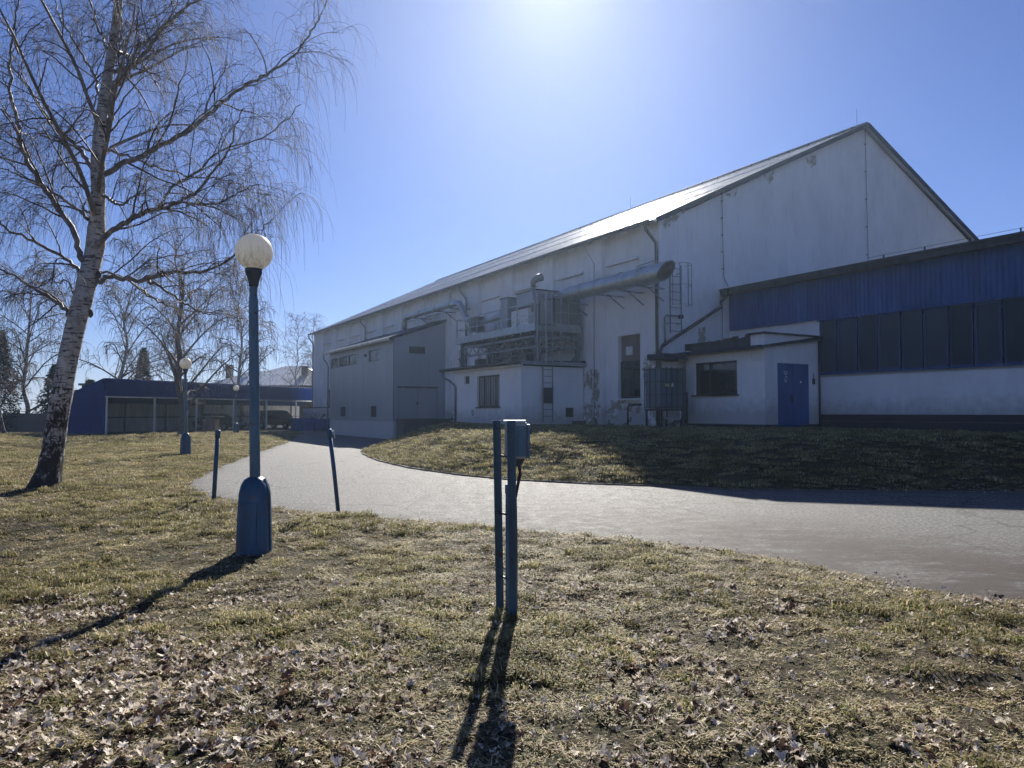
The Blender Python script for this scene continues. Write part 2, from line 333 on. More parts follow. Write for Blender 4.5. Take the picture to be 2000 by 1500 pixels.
def window_x(root, p, u0, u1, z0, z1, bars_u=(), bars_z=(), fw=.06, out=-1, frame='dark_frame', glass='dark_glass', name='window', sill=None):
    # window in plane x = p facing out*x
    m = MB(); t_ = .05
    for (a, b, c, d) in ((u0, u0 + fw, z0, z1), (u1 - fw, u1, z0, z1), (u0 + fw, u1 - fw, z0, z0 + fw), (u0 + fw, u1 - fw, z1 - fw, z1)):
        m.box(p, p - out * -t_ * -1 if False else p + t_ * (-out), a, b, c, d)
    for u in bars_u: m.box(p + .003, p + t_ - .003, u - fw * .4, u + fw * .4, z0 + fw, z1 - fw)
    for z in bars_z: m.box(p + .006, p + t_ - .006, u0 + fw, u1 - fw, z - fw * .4, z + fw * .4)
    w = m.build(name, frame, root)
    MB().box(p + .02, p + .035, u0 + fw * .5, u1 - fw * .5, z0 + fw * .5, z1 - fw * .5).build('pane', glass, w)
    if sill: MB().box(p - sill, p + .02, u0 - .08, u1 + .08, z0 - .05, z0).build('sill', frame, w)
    return w

# ------------------------------------------------------------------ terrain
NEAR = [(-2.33, 11.31), (-1.1, 10.68), (0, 10.11), (1.27, 9.28), (2.33, 8.52), (2.95, 7.85), (3.25, 7.23), (3.55, 6.64), (3.95, 6.33), (4.6, 5.9), (8, 4.6), (30, -4)]
FAR = [(40, 12), (20, 13.6), (9.94, 14.49), (7.4, 14.72), (5.1, 14.87), (4.16, 15.17), (3.23, 15.69), (1.67, 16.25), (0, 17.24), (-1.27, 18.51), (-2.87, 20.9), (-4.29, 24.0), (-5.6, 28.0), (-6.1, 30.6), (-5.9, 33.5), (-4.2, 37.4)]
BACK = [tuple(Wd(.5, 13.2)[:2]), tuple(Wd(.5, 47)[:2]), (-14, 85), (-30, 90), (-24.6, 66), (-27.5, 57.6), (-26.6, 56.6), (-21.5, 62.5), (-17.6, 60.5), (-15.6, 55), (-14.2, 48.5), (-11.6, 38), (-9.82, 28.55), (-8.5, 22), (-7.4, 17.3), (-6.7, 15.5), (-5.9, 14.3), (-4.6, 12.75), (-3.2, 11.7)]
ROAD = np.array(NEAR + FAR + BACK)
def poly_sd(px, py, poly=ROAD):
    ins = np.zeros(px.shape, bool); dm = np.full(px.shape, 1e9); n = len(poly)
    for i in range(n):
        x0, y0 = poly[i]; x1, y1 = poly[(i + 1) % n]
        c = ((y0 > py) != (y1 > py)) & (px < (x1 - x0) * (py - y0) / ((y1 - y0) or 1e-9) + x0); ins ^= c
        t_ = np.clip(((px - x0) * (x1 - x0) + (py - y0) * (y1 - y0)) / ((x1 - x0) ** 2 + (y1 - y0) ** 2 + 1e-9), 0, 1)
        dm = np.minimum(dm, np.hypot(px - x0 - t_ * (x1 - x0), py - y0 - t_ * (y1 - y0)))
    return np.where(ins, -dm, dm)
def vnoise(x, y, seed=0):
    def h(i, j):
        k = (i.astype(np.int64) * 374761393 + j.astype(np.int64) * 668265263 + seed * 982451653) & 0xffffffff
        k = ((k ^ (k >> 13)) * 1274126177) & 0xffffffff
        return ((k ^ (k >> 16)) & 0xffff) / 65535.0
    xi = np.floor(x); yi = np.floor(y); fx = x - xi; fy = y - yi; fx = fx * fx * (3 - 2 * fx); fy = fy * fy * (3 - 2 * fy)
    return (h(xi, yi) * (1 - fx) + h(xi + 1, yi) * fx) * (1 - fy) + (h(xi, yi + 1) * (1 - fx) + h(xi + 1, yi + 1) * fx) * fy
fk = np.array([p for p in FAR if p[1] < 31][::-1]); fk = fk[fk[:, 0] > -6.2]; fk = fk[np.argsort(fk[:, 0])]
def height(x, y):
    x = np.asarray(x, float); y = np.asarray(y, float); d = poly_sd(x, y)
    yk = np.interp(x, fk[:, 0], fk[:, 1]); bank = (y > yk - .3) & (x > -7) & (d > 0)
    s_ = np.clip(d / 3.4, 0, 1); s_ = s_ * s_ * (3 - 2 * s_); s_ = np.clip(s_ * 1.0 + .12 * np.clip(d / .5, 0, 1) * (1 - s_), 0, 1)
    b = s_ * .97 * bank
    n = (vnoise(x * .8, y * .8, 1) - .5) * .10 + (vnoise(x * 2.7, y * 2.7, 2) - .5) * .05 + (vnoise(x * 7, y * 7, 3) - .5) * .045
    g = np.clip(d / .6, 0, 1)
    far = np.clip((np.hypot(x, y) - 60) / 200, 0, 1) * -1.5
    return b + n * g * (1 + .7 * (bank & (d < 5))) + .02 * g - .05 * (1 - g) * (d < .02) + far
def axis_pts(segs):
    out = [segs[0][0]]
    for a, b, st in segs:
        n = max(1, int(round((b - a) / st))); out += list(np.linspace(a, b, n + 1)[1:])
    return np.array(out)
gx = axis_pts([(-600, -200, 100), (-200, -60, 10), (-60, -30, 1.5), (-30, -9, .5), (-9, 12, .16), (12, 30, .5), (30, 60, 3), (60, 200, 15), (200, 600, 100)])
gy = axis_pts([(-60, -5, 5), (-5, 2, .5), (2, 24, .16), (24, 40, .3), (40, 75, .8), (75, 200, 8), (200, 900, 100)])
X, Y = np.meshgrid(gx, gy); Z = height(X, Y)
nx, ny = len(gx), len(gy)
def grid_mesh(name, V, Fq, mat, smooth=True):
    me = bpy.data.meshes.new(name); me.vertices.add(len(V)); me.vertices.foreach_set('co', np.asarray(V, np.float32).ravel())
    Fq = np.asarray(Fq, np.int32); k = Fq.shape[1]
    me.loops.add(Fq.size); me.loops.foreach_set('vertex_index', Fq.ravel()); me.polygons.add(len(Fq))
    me.polygons.foreach_set('loop_start', np.arange(len(Fq), dtype=np.int32) * k)
    me.polygons.foreach_set('use_smooth', np.full(len(Fq), smooth)); me.update(calc_edges=True); me.materials.append(M[mat])
    return me
ii = (np.arange(ny - 1)[:, None] * nx + np.arange(nx - 1)[None, :]).ravel()
me = grid_mesh('ground', np.stack([X.ravel(), Y.ravel(), Z.ravel()], 1), np.stack([ii, ii + 1, ii + nx + 1, ii + nx], 1), 'turf')
gr = bpy.data.objects.new('ground', me); COL.objects.link(gr); tag(gr, kind='structure')
# road: fine grid clipped to the outline, borders pulled onto it
rx = np.arange(-32, 40.01, .25); ry = np.arange(-4.5, 90, .25); RX, RY = np.meshgrid(rx, ry); sdv = poly_sd(RX, RY)
keep = (sdv < .45); idx = -np.ones(RX.shape, int); vs = []; ed = []
e_n = np.array([(-2.33, 11.31), (0, 10.11), (2.33, 8.52), (3.25, 7.2), (3.95, 6.33), (8, 4.6), (30, -4)])
cells = keep[:-1, :-1] & keep[1:, :-1] & keep[:-1, 1:] & keep[1:, 1:]
use = np.zeros(RX.shape, bool)
for (a, b) in ((0, 0), (0, 1), (1, 0), (1, 1)): use[a:a + cells.shape[0], b:b + cells.shape[1]] |= cells
idx[use] = np.arange(use.sum()); vx, vy = RX[use], RY[use]
dn = poly_sd(vx, vy, np.array(list(e_n) + list(e_n[::-1]))); dn = np.abs(dn)
edge = np.clip(1.7 * (1 - dn / 3.6), 0, 1) * np.clip((vx + 1) / 4.5, 0, 1)
de = -poly_sd(vx, vy); edge = np.maximum(edge, np.clip(1 - de / .5, 0, 1) * .6)
cj, ci = np.nonzero(cells)
Fq = np.stack([idx[cj, ci], idx[cj, ci + 1], idx[cj + 1, ci + 1], idx[cj + 1, ci]], 1)
me = grid_mesh('road', np.stack([vx, vy, np.full(vx.shape, .0) - .012 * np.clip(1 - de / .3, 0, 1) - .10 * np.clip((-de - .12) / .3, 0, 1)], 1), Fq, 'asphalt')
at = me.attributes.new('edge', 'FLOAT', 'POINT'); at.data.foreach_set('value', edge.astype(np.float32))
rd = bpy.data.objects.new('road', me); COL.objects.link(rd); tag(rd, kind='structure')
# kerb along the bank
m = MB(); kp = [(40, 12), (20, 13.6), (9.94, 14.49), (7.4, 14.72), (5.1, 14.87), (4.16, 15.17), (3.23, 15.69), (1.67, 16.25), (0, 17.24), (-1.27, 18.51), (-2.87, 20.9), (-4.29, 24.0), (-5.6, 28.0), (-6.1, 30.6)]
for i in range(len(kp) - 1):
    p, q = Vector(kp[i] + (.0,)), Vector(kp[i + 1] + (.0,)); L = (q - p).length; k = max(1, round(L / 1.0))
    for j in range(k):
        a, b = p.lerp(q, j / k), p.lerp(q, (j + 1) / k - .012 / max(L, 1)); dz = random.uniform(-.006, .006)
        m.bar(a + Vector((0, 0, -.042 + dz)), b + Vector((0, 0, -.042 + dz)), .08, .13)
tag(m.build('kerb', 'concrete'), kind='structure')

# ------------------------------------------------------------------ main hall
L = 47.7; HW = 12.66; ZE = 8.86; ZR = 15.08
hall = thing('factory_hall', 'long white plastered hall with pitched metal roof, peeling walls and tall plain gable', 'building', 0, 0, 1.0)
bays = []; a = 1.15
while a + 2.45 < L - .5: bays.append((a, a + 2.45)); a += 3.74
win_bays = {0: [(1.22, 2.80, 2.12, 4.70)], 2: [(9.3, 10.3, 3.9, 4.9)], 3: [(13.2, 14.3, 3.9, 6.0)], 4: [(16.9, 17.6, 3.7, 5.2)], 5: [(20.3, 22.0, 6.2, 7.3)], 6: [(24.2, 25.9, 6.2, 7.2)], 7: [(28.0, 29.6, 6.3, 6.9)], 9: [(36.1, 36.6, 6.9, 7.2)], 11: [(42.6, 43.4, 4.6, 6.8), (42.9, 44.0, 1.9, 3.6)]}
holes = [h for v in win_bays.values() for h in v]
m = MB(); m.wall(0, .22, -.0, L, -.3, 9.0, holes, .20)           # recessed bay plane
m.wall(1, L, 0, 2 * HW, -.3, ZE, [], 0)
m.add([(0, L, ZE), (2 * HW, L, ZE), (HW, L, ZR - .05)], [(0, 1, 2)])
m.wall(0, 2 * HW, 0, L, -.3, ZE, [], 0)
m.add([(.0, 0, -.3), (2 * HW, 0, -.3), (2 * HW, 0, ZE - .1), (HW, 0, ZR - .12), (0, 0, ZE - .1)], [(0, 1, 2, 3, 4)])
m.build('wall', 'white_plaster', hall)
m = MB()
edges = [-.0] + [x for b_ in bays for x in b_] + [L]
for i in range(0, len(edges), 2): m.box(0, .2195, edges[i] + (.001 if i == 0 else 0), edges[i + 1], -.3, 8.999)
m.box(-.0, .1395, bays[0][0], L, 8.62, 8.998) if False else None
m.each('pilaster', 'white_plaster', hall)
m = MB()
for (a0, a1) in bays: m.box(.02, .219, a0 + .16, a1 - .16, 7.68, 7.76)
m.each('panel_ledge', 'white_plaster', hall)
for k, (a0, a1) in enumerate(bays):   # shallow filled-in window panels under the ledge
    if k in (0, 1, 2, 3, 8, 9, 10): MB().box(.17, .219, a0 + .25, a1 - .25, 7.0 if k < 4 else 6.9, 7.64).build('filled_panel', 'white_plaster', hall)
for k, hs in win_bays.items():
    for (a0, a1, z0, z1) in hs:
        if k == 0:
            MB().box(.40, .44, a0, a1, 3.65, z1).build('brick_infill', 'old_brick_infill', hall)
            MB().box(.34, .399, a1 - .75, a1 - .35, 3.9, 4.25).build('extractor_grille', 'dirty_slat', hall)
            window_x(hall, .36, a0, a1, z0, 3.65, [(a0 + a1) / 2], [2.9], .09)
            MB().box(-.04, .36, a0 - .02, a1 + .02, z0 - .06, z0).build('window_sill', 'white_plaster', hall)
        else:
            window_x(hall, .36, a0, a1, z0, z1, [(a0 + a1) / 2] if a1 - a0 > .8 else [], [(z0 + z1) / 2] if z1 - z0 > 1.2 else [], .06)
# roof
ov = .38; sl = (ZR - ZE) / HW; ez = ZE + .02
def rz(b): return ez + (b + ov) * ((ZR - ez) / (HW + ov)) if b < HW else ZR - (b - HW) * ((ZR - ez) / (HW + ov))
m = MB(); A0, A1 = -.28, L + .3
m.prism([(-ov, ez - .10), (-ov, ez), (HW, ZR), (2 * HW + ov, ez), (2 * HW + ov, ez - .10), (HW, ZR - .12)], 1, A0, A1)
roof = m.build('roof', 'roof_metal', hall)
m = MB(); a = A0 + .1
while a < A1:
    m.bar((-ov - .02, a, ez + .012), (HW, a, ZR + .012), .045, .03); a += .62
for fr in (.3, .62, .9):
    b = -ov + (HW + ov) * fr; m.bar((b, A0, rz(b) + .03), (b, A1, rz(b) + .03), .03, .035)
m.bar((HW, A0 - .02, ZR + .03), (HW, A1 + .02, ZR + .03), .30, .05)
m.build('roof_seams', 'roof_metal', roof)
m = MB()
for s_ in (0, 1):
    p = (-ov, A0 - .02, ez - .07) if s_ == 0 else (2 * HW + ov, A0 - .02, ez - .07)
    m.bar(p, (HW, A0 - .02, ZR - .06), .05, .20)
m.build('verge_board', 'navy_trim', hall)
m = MB()
for k in range(int(L / 1.25)):
    m.bar((-ov + .05, .6 + k * 1.25, ez - .15), (.0, .6 + k * 1.25, ez - .03), .07, .09)
m.each('rafter_end', 'white_plaster', hall)
m = MB(); n = 6
pr = [(-ov - .02 - .15 * math.sin(math.pi * k / n) ** 1 * 1 + 0, 0) for k in range(n + 1)]
prof = [(-ov - .09 + .085 * math.cos(math.pi + math.pi * k / n), ez - .02 - .085 * math.sin(math.pi * k / n)) for k in range(n + 1)]
prof2 = [(x * 1.0, z + .012) for x, z in prof[::-1]]
m.prism(prof + prof2, 1, A0 + .2, A1 - .1); m.build('gutter', 'grey_steel', hall)
for ad, zb in ((.02, 1.0), (16.0, 3.5), (33.0, 5.8), (L - .15, .1)):
    MB().tube([(-ov - .09, ad + .25, ez - .1), (-ov - .09, ad + .2, ez - .35), (-.16, ad, ez - .85), (-.13, ad, ez - 1.1), (-.13, ad, zb + 1.0), (-.13, ad, zb)], .062, 10).build('downpipe', 'dark_pipe' if ad < 1 else 'grey_steel', hall, smooth=True)
# lightning conductors on the gable
m = MB()
for b0, zt, zb in ((3.3, 10.45, 7.0), (12.75, 14.85, 8.3)):
    m.tube([(b0, -.06, zt), (b0 + .02, -.06, (zt + zb) / 2), (b0 + .06, -.06, zb), (b0 + .3, -.06, zb - .35)], .013, 5)
    for k in range(5): z = zt + (zb - zt) * (k + .5) / 5; m.bar((b0, 0, z), (b0, -.09, z), .035)
m.tube([(.05, -.06, 4.3), (3.15, -.06, 4.35)], .008, 4) if False else None
m.tube([(3.25, -.06, 5.95), (3.22, -.06, 4.0)], .012, 5)
m.tube([(-.06, 4.05, 7.9), (-.06, 4.1, 1.3)], .014, 5)
m.tube([(-.06, 4.05, 7.9), (-.2, 4.6, 8.8)], .010, 5)
m.each('lightning_conductor', 'dark_pipe', hall)
m = MB()
for a0 in (.3, 17):
    m.tube([(HW, a0, ZR), (HW, a0, ZR + .9)], .009, 5)
for a0 in range(0, 20, 1): m.bar((HW - .8, a0 * 1.2, rz(HW - .8)), (HW - .8, a0 * 1.2, rz(HW - .8) + .16), .03)
m.tube([(HW - .8, 0, rz(HW - .8) + .15), (HW - .8, 24, rz(HW - .8) + .15)], .010, 4)
m.each('ridge_rod', 'dark_pipe', hall)
def blob(m, plane, p, cu, cz, pts, th=.006, jit=.06, seed=0):
    # irregular flat patch from an outline of (u,z), sub-divided and roughened
    rnd = random.Random(seed); out = []
    n = len(pts)
    for i in range(n):
        a, b = pts[i], pts[(i + 1) % n]; d = math.hypot(b[0] - a[0], b[1] - a[1]); k = max(1, int(d / .12))
        for j in range(k):
            t_ = j / k; out.append((cu + a[0] + (b[0] - a[0]) * t_ + rnd.uniform(-jit, jit), cz + a[1] + (b[1] - a[1]) * t_ + rnd.uniform(-jit, jit)))
    n = len(out); c = (sum(q[0] for q in out) / n, sum(q[1] for q in out) / n)
    P = (lambda u, z, o: (p - o, u, z)) if plane == 0 else (lambda u, z, o: (u, p - o, z))
    m.add([P(u, z, th) for u, z in out] + [P(c[0], c[1], th)] + [P(u, z, -.002) for u, z in out],
          [(i, (i + 1) % n, n) for i in range(n)] + [(i, (i + 1) % n, n + 1 + (i + 1) % n, n + 1 + i) for i in range(n)])
m = MB()   # bare spots where the plaster has fallen, long wall
blob(m, 0, 0, 0, 0, [(.20, 3.9), (.75, 3.85), (.98, 3.5), (1.02, 2.9), (.80, 2.3), (.45, 2.15), (.24, 2.5), (.22, 3.1)], seed=1)
blob(m, 0, 0, 0, 0, [(3.9, 3.35), (4.4, 3.45), (4.85, 3.2), (4.9, 2.6), (4.6, 2.7), (4.35, 3.0), (4.05, 2.7), (4.1, 2.2), (4.4, 1.9), (3.95, 1.3), (3.75, 1.4), (3.75, 2.6)], seed=2, jit=.09)
blob(m, 0, .22, 0, 0, [(1.3, 1.9), (2.6, 2.05), (3.3, 2.0), (3.5, 1.5), (3.0, 1.3), (2.6, 1.75), (1.9, 1.55), (1.4, 1.6)], seed=3, jit=.08)
blob(m, 0, 0, 0, 0, [(4.3, 2.0), (4.85, 1.9), (4.9, 1.25), (4.2, 1.2)], seed=4, jit=.1)
blob(m, 0, 0, 0, 0, [(.2, 1.9), (.6, 1.7), (.9, 1.2), (.3, 1.1)], seed=5, jit=.08)
m.each('bare_patch', 'bare_render', hall)
m = MB()   # gable
blob(m, 1, 0, 0, 0, [(8.6, 12.82), (9.3, 13.1), (9.25, 12.7), (8.9, 12.45), (8.65, 12.6)], seed=7, jit=.04)
blob(m, 1, 0, 0, 0, [(5.8, 11.55), (6.5, 11.85), (6.45, 11.5), (6.2, 11.3)], seed=8, jit=.04)
blob(m, 1, 0, 0, 0, [(3.5, 10.4), (4.2, 10.7), (4.1, 10.35)], seed=9, jit=.04)
blob(m, 1, 0, 0, 0, [(2.0, 4.9), (2.35, 4.95), (2.6, 4.3), (2.85, 3.8), (2.0, 3.75), (1.95, 4.3)], seed=10, jit=.05)
blob(m, 1, 0, 0, 0, [(3.3, 4.0), (3.6, 4.2), (3.6, 3.8), (3.0, 3.8)], seed=11, jit=.04)
blob(m, 1, 0, 0, 0, [(.15, 9.0), (.9, 9.3), (1.5, 9.55), (.9, 9.05), (.5, 8.7), (.2, 8.6)], seed=12, jit=.04)
m.each('bare_patch', 'bare_render', hall)

# ------------------------------------------------------------------ grey clad annex
ga = thing('clad_annex', 'grey metal-clad annex with sloping roof, high windows and low double door', 'building', -3.3, 19.0, 0)
m = MB(); h1 = [(29.5, 31.25, 4.72, 5.40), (27.45, 29.35, 4.72, 5.40), (25.55, 27.3, 4.72, 5.42), (21.4, 23.25, 4.72, 5.44), (27.8, 28.95, 1.30, 1.95), (21.8, 22.8, 1.28, 1.96)]
m.wall(0, -3.3, 19.0, 31.5, 1.06, 5.82, h1, .09); m.wall(1, 31.5, -3.3, -.001, 1.06, 5.82, [], 0)
m.add([(-3.3, 31.5, 5.82), (-.001, 31.5, 5.82), (-.001, 31.5, 6.95)], [(0, 1, 2)])
m.wall(1, 19.0, -3.3, -.001, 1.06, 5.84, [(-3.0, -.52, 1.2, 3.03), (-2.34, -1.33, 5.02, 5.44)], .08)
m.add([(-3.3, 19, 5.84), (-.001, 19, 5.84), (-.001, 19, 6.98)], [(0, 1, 2)])
m.build('wall', 'grey_cladding', ga)
m = MB()
for k in range(1, 12): m.box(-3.304, -3.296, 19 + k * 1.04, 19.012 + k * 1.04, 1.07, 5.8)
for k in range(1, 3): m.box(-3.3 + k * 1.1, -3.29 + k * 1.1, 18.996, 19.002, 3.1, 5.0)
m.box(-3.318, -3.29, 18.982, 19.0, 1.06, 5.84)
m.each('cladding_joint', 'grey_steel', ga)
MB().box(-3.27, -.01, 19.03, 31.47, -.3, 1.055).build('plinth', 'annex_plaster', ga)
m = MB(); m.prism([(-3.62, 5.72), (-3.62, 5.90), (-.01, 7.16), (-.01, 6.99)], 1, 18.85, 31.7); rf = m.build('roof', 'navy_trim', ga)
m = MB(); m.prism([(-3.75, 5.86), (-3.75, 5.78), (-3.70, 5.72), (-3.64, 5.72), (-3.63, 5.86)], 1, 18.8, 31.9); m.build('gutter', 'dirty_slat', ga)
MB().tube([(-3.68, 31.7, 5.74), (-3.68, 31.72, 5.4), (-3.45, 31.7, 5.1), (-3.38, 31.65, 4.9), (-3.38, 31.65, .2)], .045, 8).build('downpipe', 'grey_steel', ga, smooth=True)
for k, h in enumerate(h1[:4]): window_x(ga, -3.25, *h, [(h[0] + h[1]) / 2] if k == 9 else [], [], .05)
for h in h1[4:]:
    m = MB(); m.box(-3.22, -3.21, *h)
    for j in range(7): z = h[2] + .05 + j * .09; m.bar((-3.29, h[0], z), (-3.29, h[1], z), .07, .02)
    m.build('vent_grille', 'dark_steel', ga)
m = MB(); m.box(-2.34, -1.33, 19.06, 19.07, 5.02, 5.44)
for j in range(6): m.bar((-2.34, 19.02, 5.06 + j * .07), (-1.33, 19.02, 5.06 + j * .07), .05, .018)
m.build('louvre', 'dark_steel', ga)
m = MB(); m.box(-2.97, -1.77, 19.02, 19.06, 1.22, 3.0); m.box(-1.755, -.55, 19.02, 19.06, 1.22, 3.0)
dd = m.build('double_door', 'grey_cladding', ga)
m = MB(); m.box(-3.06, -.48, 18.93, 19.0, 3.035, 3.08); m.box(-1.84, -1.78, 18.99, 19.02, 2.0, 2.2); m.bar((-1.81, 18.985, 2.1), (-1.66, 18.985, 2.1), .02)
m.build('handle', 'dark_steel', dd)
m = MB(); m.lathe([(.01, -.05), (.1, -.05), (.12, 0), (.1, .1), (.01, .12)], 12, (-3.31, 23.75, 5.15)); m.build('wall_lamp', 'dark_steel', ga, smooth=True)
dk = thing('loading_ledge', 'stained concrete ledge below the grey double door', 'ledge', -2, 18.2, 0)
m = MB(); m.box(-3.1, -.35, 17.7, 18.995, -.2, 1.1); m.build('ledge_block', 'concrete', dk)
m = MB(); m.box(-3.14, -.3, 17.62, 18.99, 1.102, 1.18); m.build('ledge_top', 'concrete', dk)
rp = thing('access_ramp', 'low concrete ramp wall rising between grey annex and white annex', 'ramp', -2, 15, 0)
m = MB(); m.prism([(12.0, -.2), (17.6, -.2), (17.6, .35), (12.0, .92)], 0, -2.7, -2.45); m.build('side_wall', 'concrete', rp)
m = MB(); m.prism([(12.0, -.2), (17.6, -.2), (17.6, .15), (12.0, .75)], 0, -2.44, -.01); m.build('ramp_slab', 'concrete', rp)
cb = thing('meter_cupboard', 'small white wall cupboard with blue foot between the two annexes', 'cupboard', -.4, 16, 0)
MB().box(-.75, -.002, 14.6, 15.6, 1.55, 3.1).build('body', 'white_plaster', cb); MB().box(-.7, -.002, 14.55, 15.65, .9, 1.545).build('foot', 'blue_paint', cb)
MB().box(-.95, -.002, 14.3, 15.9, 3.105, 3.17).build('canopy', 'dark_steel', cb); MB().box(-.765, -.75, 14.7, 15.5, 1.6, 3.05).build('door', 'white_unit', cb)
ac = thing('wall_air_unit', 'small white wall box low beside the ramp', 'box', -.3, 17.2, 0)
MB().box(-.35, -.002, 16.8, 17.2, 1.25, 1.6).build('casing', 'white_unit', ac); MB().box(-.36, -.35, 16.84, 17.16, 1.3, 1.55).build('front_grille', 'dirty_slat', ac)

# ------------------------------------------------------------------ white annex
wa = thing('plastered_annex', 'low white plastered annex with barred window and flat dark roof edge', 'building', -3.18, 4.93, 1)
hs = [(6.74, 8.84, 1.80, 3.22), (9.62, 10.15, 2.91, 3.27)]
m = MB(); m.wall(0, -3.18, 4.93, 11.2, 1.06, 3.55, hs, .16)
m.wall(1, 4.93, -3.18, -.001, 1.06, 3.5, [(-.95, -.52, 1.36, 1.76)], .08); m.wall(1, 11.2, -3.18, -.001, 1.06, 3.55, [], 0)
m.build('wall', 'annex_plaster', wa)
MB().box(-3.14, -.002, 4.97, 11.16, -.1, 1.058).build('foundation', 'concrete', wa)
MB().box(-.62, -.001, 4.80, 4.93, .9, 1.2).build('foundation_step', 'concrete', wa)
m = MB(); m.prism([(-3.5, 3.56), (-3.5, 3.68), (-.0015, 3.80), (-.0015, 3.56)], 1, 4.75, 12.0); m.build('roof', 'roof_felt', wa)
MB().box(-3.4, -3.19, 4.8, 11.9, 3.47, 3.555).build('eaves_board', 'white_plaster', wa)
MB().box(-3.3, -.002, 4.70, 4.745, 3.55, 3.70).build('verge_flashing', 'galvanised', wa)
MB().tube([(-3.55, 11.75, 3.58), (-3.55, 11.8, 3.3), (-3.35, 11.4, 3.1), (-3.24, 11.05, 2.85), (-3.24, 11.0, 2.7), (-3.24, 11.0, .9)], .05, 8).build('downpipe', 'grey_steel', wa, smooth=True)
m = MB(); m.prism([(-3.62, 3.68), (-3.62, 3.60), (-3.57, 3.54), (-3.52, 3.54), (-3.51, 3.68)], 1, 4.75, 12.05); m.build('gutter', 'dark_steel', wa)
w = window_x(wa, -3.08, 6.74, 8.84, 1.80, 3.22, [7.26, 7.79, 8.3], [], .07, glass='curtain', sill=.16)
m = MB()
for k in range(1, 10): m.tube([(-3.15, 6.74 + k * .21, 1.82), (-3.15, 6.74 + k * .21, 3.2)], .010, 5)
m.build('bars', 'dark_steel', w)
m = MB(); m.box(-3.09, -3.08, 9.62, 10.15, 2.91, 3.27); m.build('vent_grille', 'dark_steel', wa)
m = MB(); m.box(-.95, -.52, 4.99, 5.0, 1.36, 1.76)
for j in range(5): m.bar((-.95, 4.95, 1.4 + j * .08), (-.52, 4.95, 1.4 + j * .08), .05, .02)
m.build('floor_vent', 'dark_steel', wa)
m = MB(); pts = [(-3.20, 9.25 + .08 * math.sin(t_), 1.55 + .13 * math.cos(t_)) for t_ in [k * .6 for k in range(11)]]; m.tube(pts, .012, 5, False); m.build('hanging_loop', 'dark_steel', wa)

# ------------------------------------------------------------------ steel platform
pf = thing('steel_platform', 'grey steel service platform with lattice girder above the white annex roof', 'platform', -1.2, 8.5, 3.7)
def b_(b, a, z): return (b, a, z)
m = MB(); m.box(-2.4, -.05, 5.0, 12.5, 5.14, 5.19)
for a in np.arange(5.4, 12.5, .75): m.bar((-2.38, a, 5.08), (-.06, a, 5.08), .06, .11)
m.build('deck', 'grey_steel', pf)
m = MB()
for b in (-2.44, -.09): m.box(b - .04, b + .04, 4.95, 12.55, 5.02, 5.24)
for a in (4.96, 12.54): m.box(-2.399, -.14, a - .04, a + .04, 5.02, 5.24)
for a in np.arange(5.3, 12.5, .72): m.box(-2.52, -2.481, a, a + .06, 4.93, 5.06)
m.each('edge_beam', 'galvanised', pf)
m = MB()
def truss(b, z0, z1, a0, a1, n):
    m.bar((b, a0, z1), (b, a1, z1), .08, .10); m.bar((b, a0, z0), (b, a1, z0), .08, .10)
    st = (a1 - a0) / n
    for k in range(n):
        m.bar((b, a0 + k * st, z0), (b, a0 + (k + .5) * st, z1), .04); m.bar((b, a0 + (k + .5) * st, z1), (b, a0 + (k + 1) * st, z0), .04)
truss(-2.3, 4.36, 4.80, 5.0, 12.2, 9); truss(-.5, 4.36, 4.80, 5.0, 12.2, 9); m.build('lattice_girder', 'grey_steel', pf)
m = MB()
for z in (4.35, 4.78):  m.bar((-2.3, 5.0, z), (-.1, 5.0, z), .09, .10)
m.bar((-2.3, 5.0, 4.3), (-1.2, 5.0, 4.78), .05); m.bar((-.15, 5.0, 4.3), (-1.2, 5.0, 4.78), .05); m.bar((-.6, 5.0, 3.75), (-.12, 5.0, 4.3), .06)
m.bar((-.9, 5.0, 4.9), (-.1, 5.0, 4.5), .05)
m.each('bracing', 'grey_steel', pf)
for (b, a, zb) in ((-2.3, 5.02, 3.75), (-2.3, 8.9, 3.7), (-2.3, 12.1, 3.7), (-.25, 5.02, 1.2), (-.25, 8.9, 3.8), (-.25, 12.1, 3.8)):
    m = MB(); m.box(b - .08, b + .08, a - .08, a - .06, zb, 5.0); m.box(b - .08, b + .08, a + .06, a + .08, zb, 5.0); m.box(b - .01, b + .01, a - .06, a + .06, zb, 5.0)
    if zb > 2: m.bar((b, a + .05, 3.85), (b, a + .4, 4.3), .05); m.bar((b, a - .05, 3.85), (b, a - .4, 4.3), .05)
    m.build('column', 'grey_steel', pf)
def rail(pts, z, hh=1.05, nposts=4, mids=(.55,)):
    m = MB()
    p, q = Vector(pts[0] + (z,)), Vector(pts[1] + (z,))
    for k in range(nposts): c = p.lerp(q, k / (nposts - 1)); m.bar(c, c + Vector((0, 0, hh)), .045)
    for h_ in (hh,) + tuple(mids): m.bar(p + Vector((0, 0, h_)), q + Vector((0, 0, h_)), .04)
    m.box(min(p.x, q.x) - .005, max(p.x, q.x) + .005, min(p.y, q.y) - .005, max(p.y, q.y) + .005, z, z + .12)
    return m
rail([(-2.42, 5.05), (-2.42, 12.5)], 5.24, 1.0, 6, (.5,)).build('railing', 'galvanised', pf)
rail([(-1.4, 4.97), (-.15, 4.97)], 5.24, 1.25, 3, (.62,)).build('railing', 'galvanised', pf)
rail([(-2.42, 12.52), (-.15, 12.52)], 5.24, 1.0, 3, (.5,)).build('railing', 'galvanised', pf)
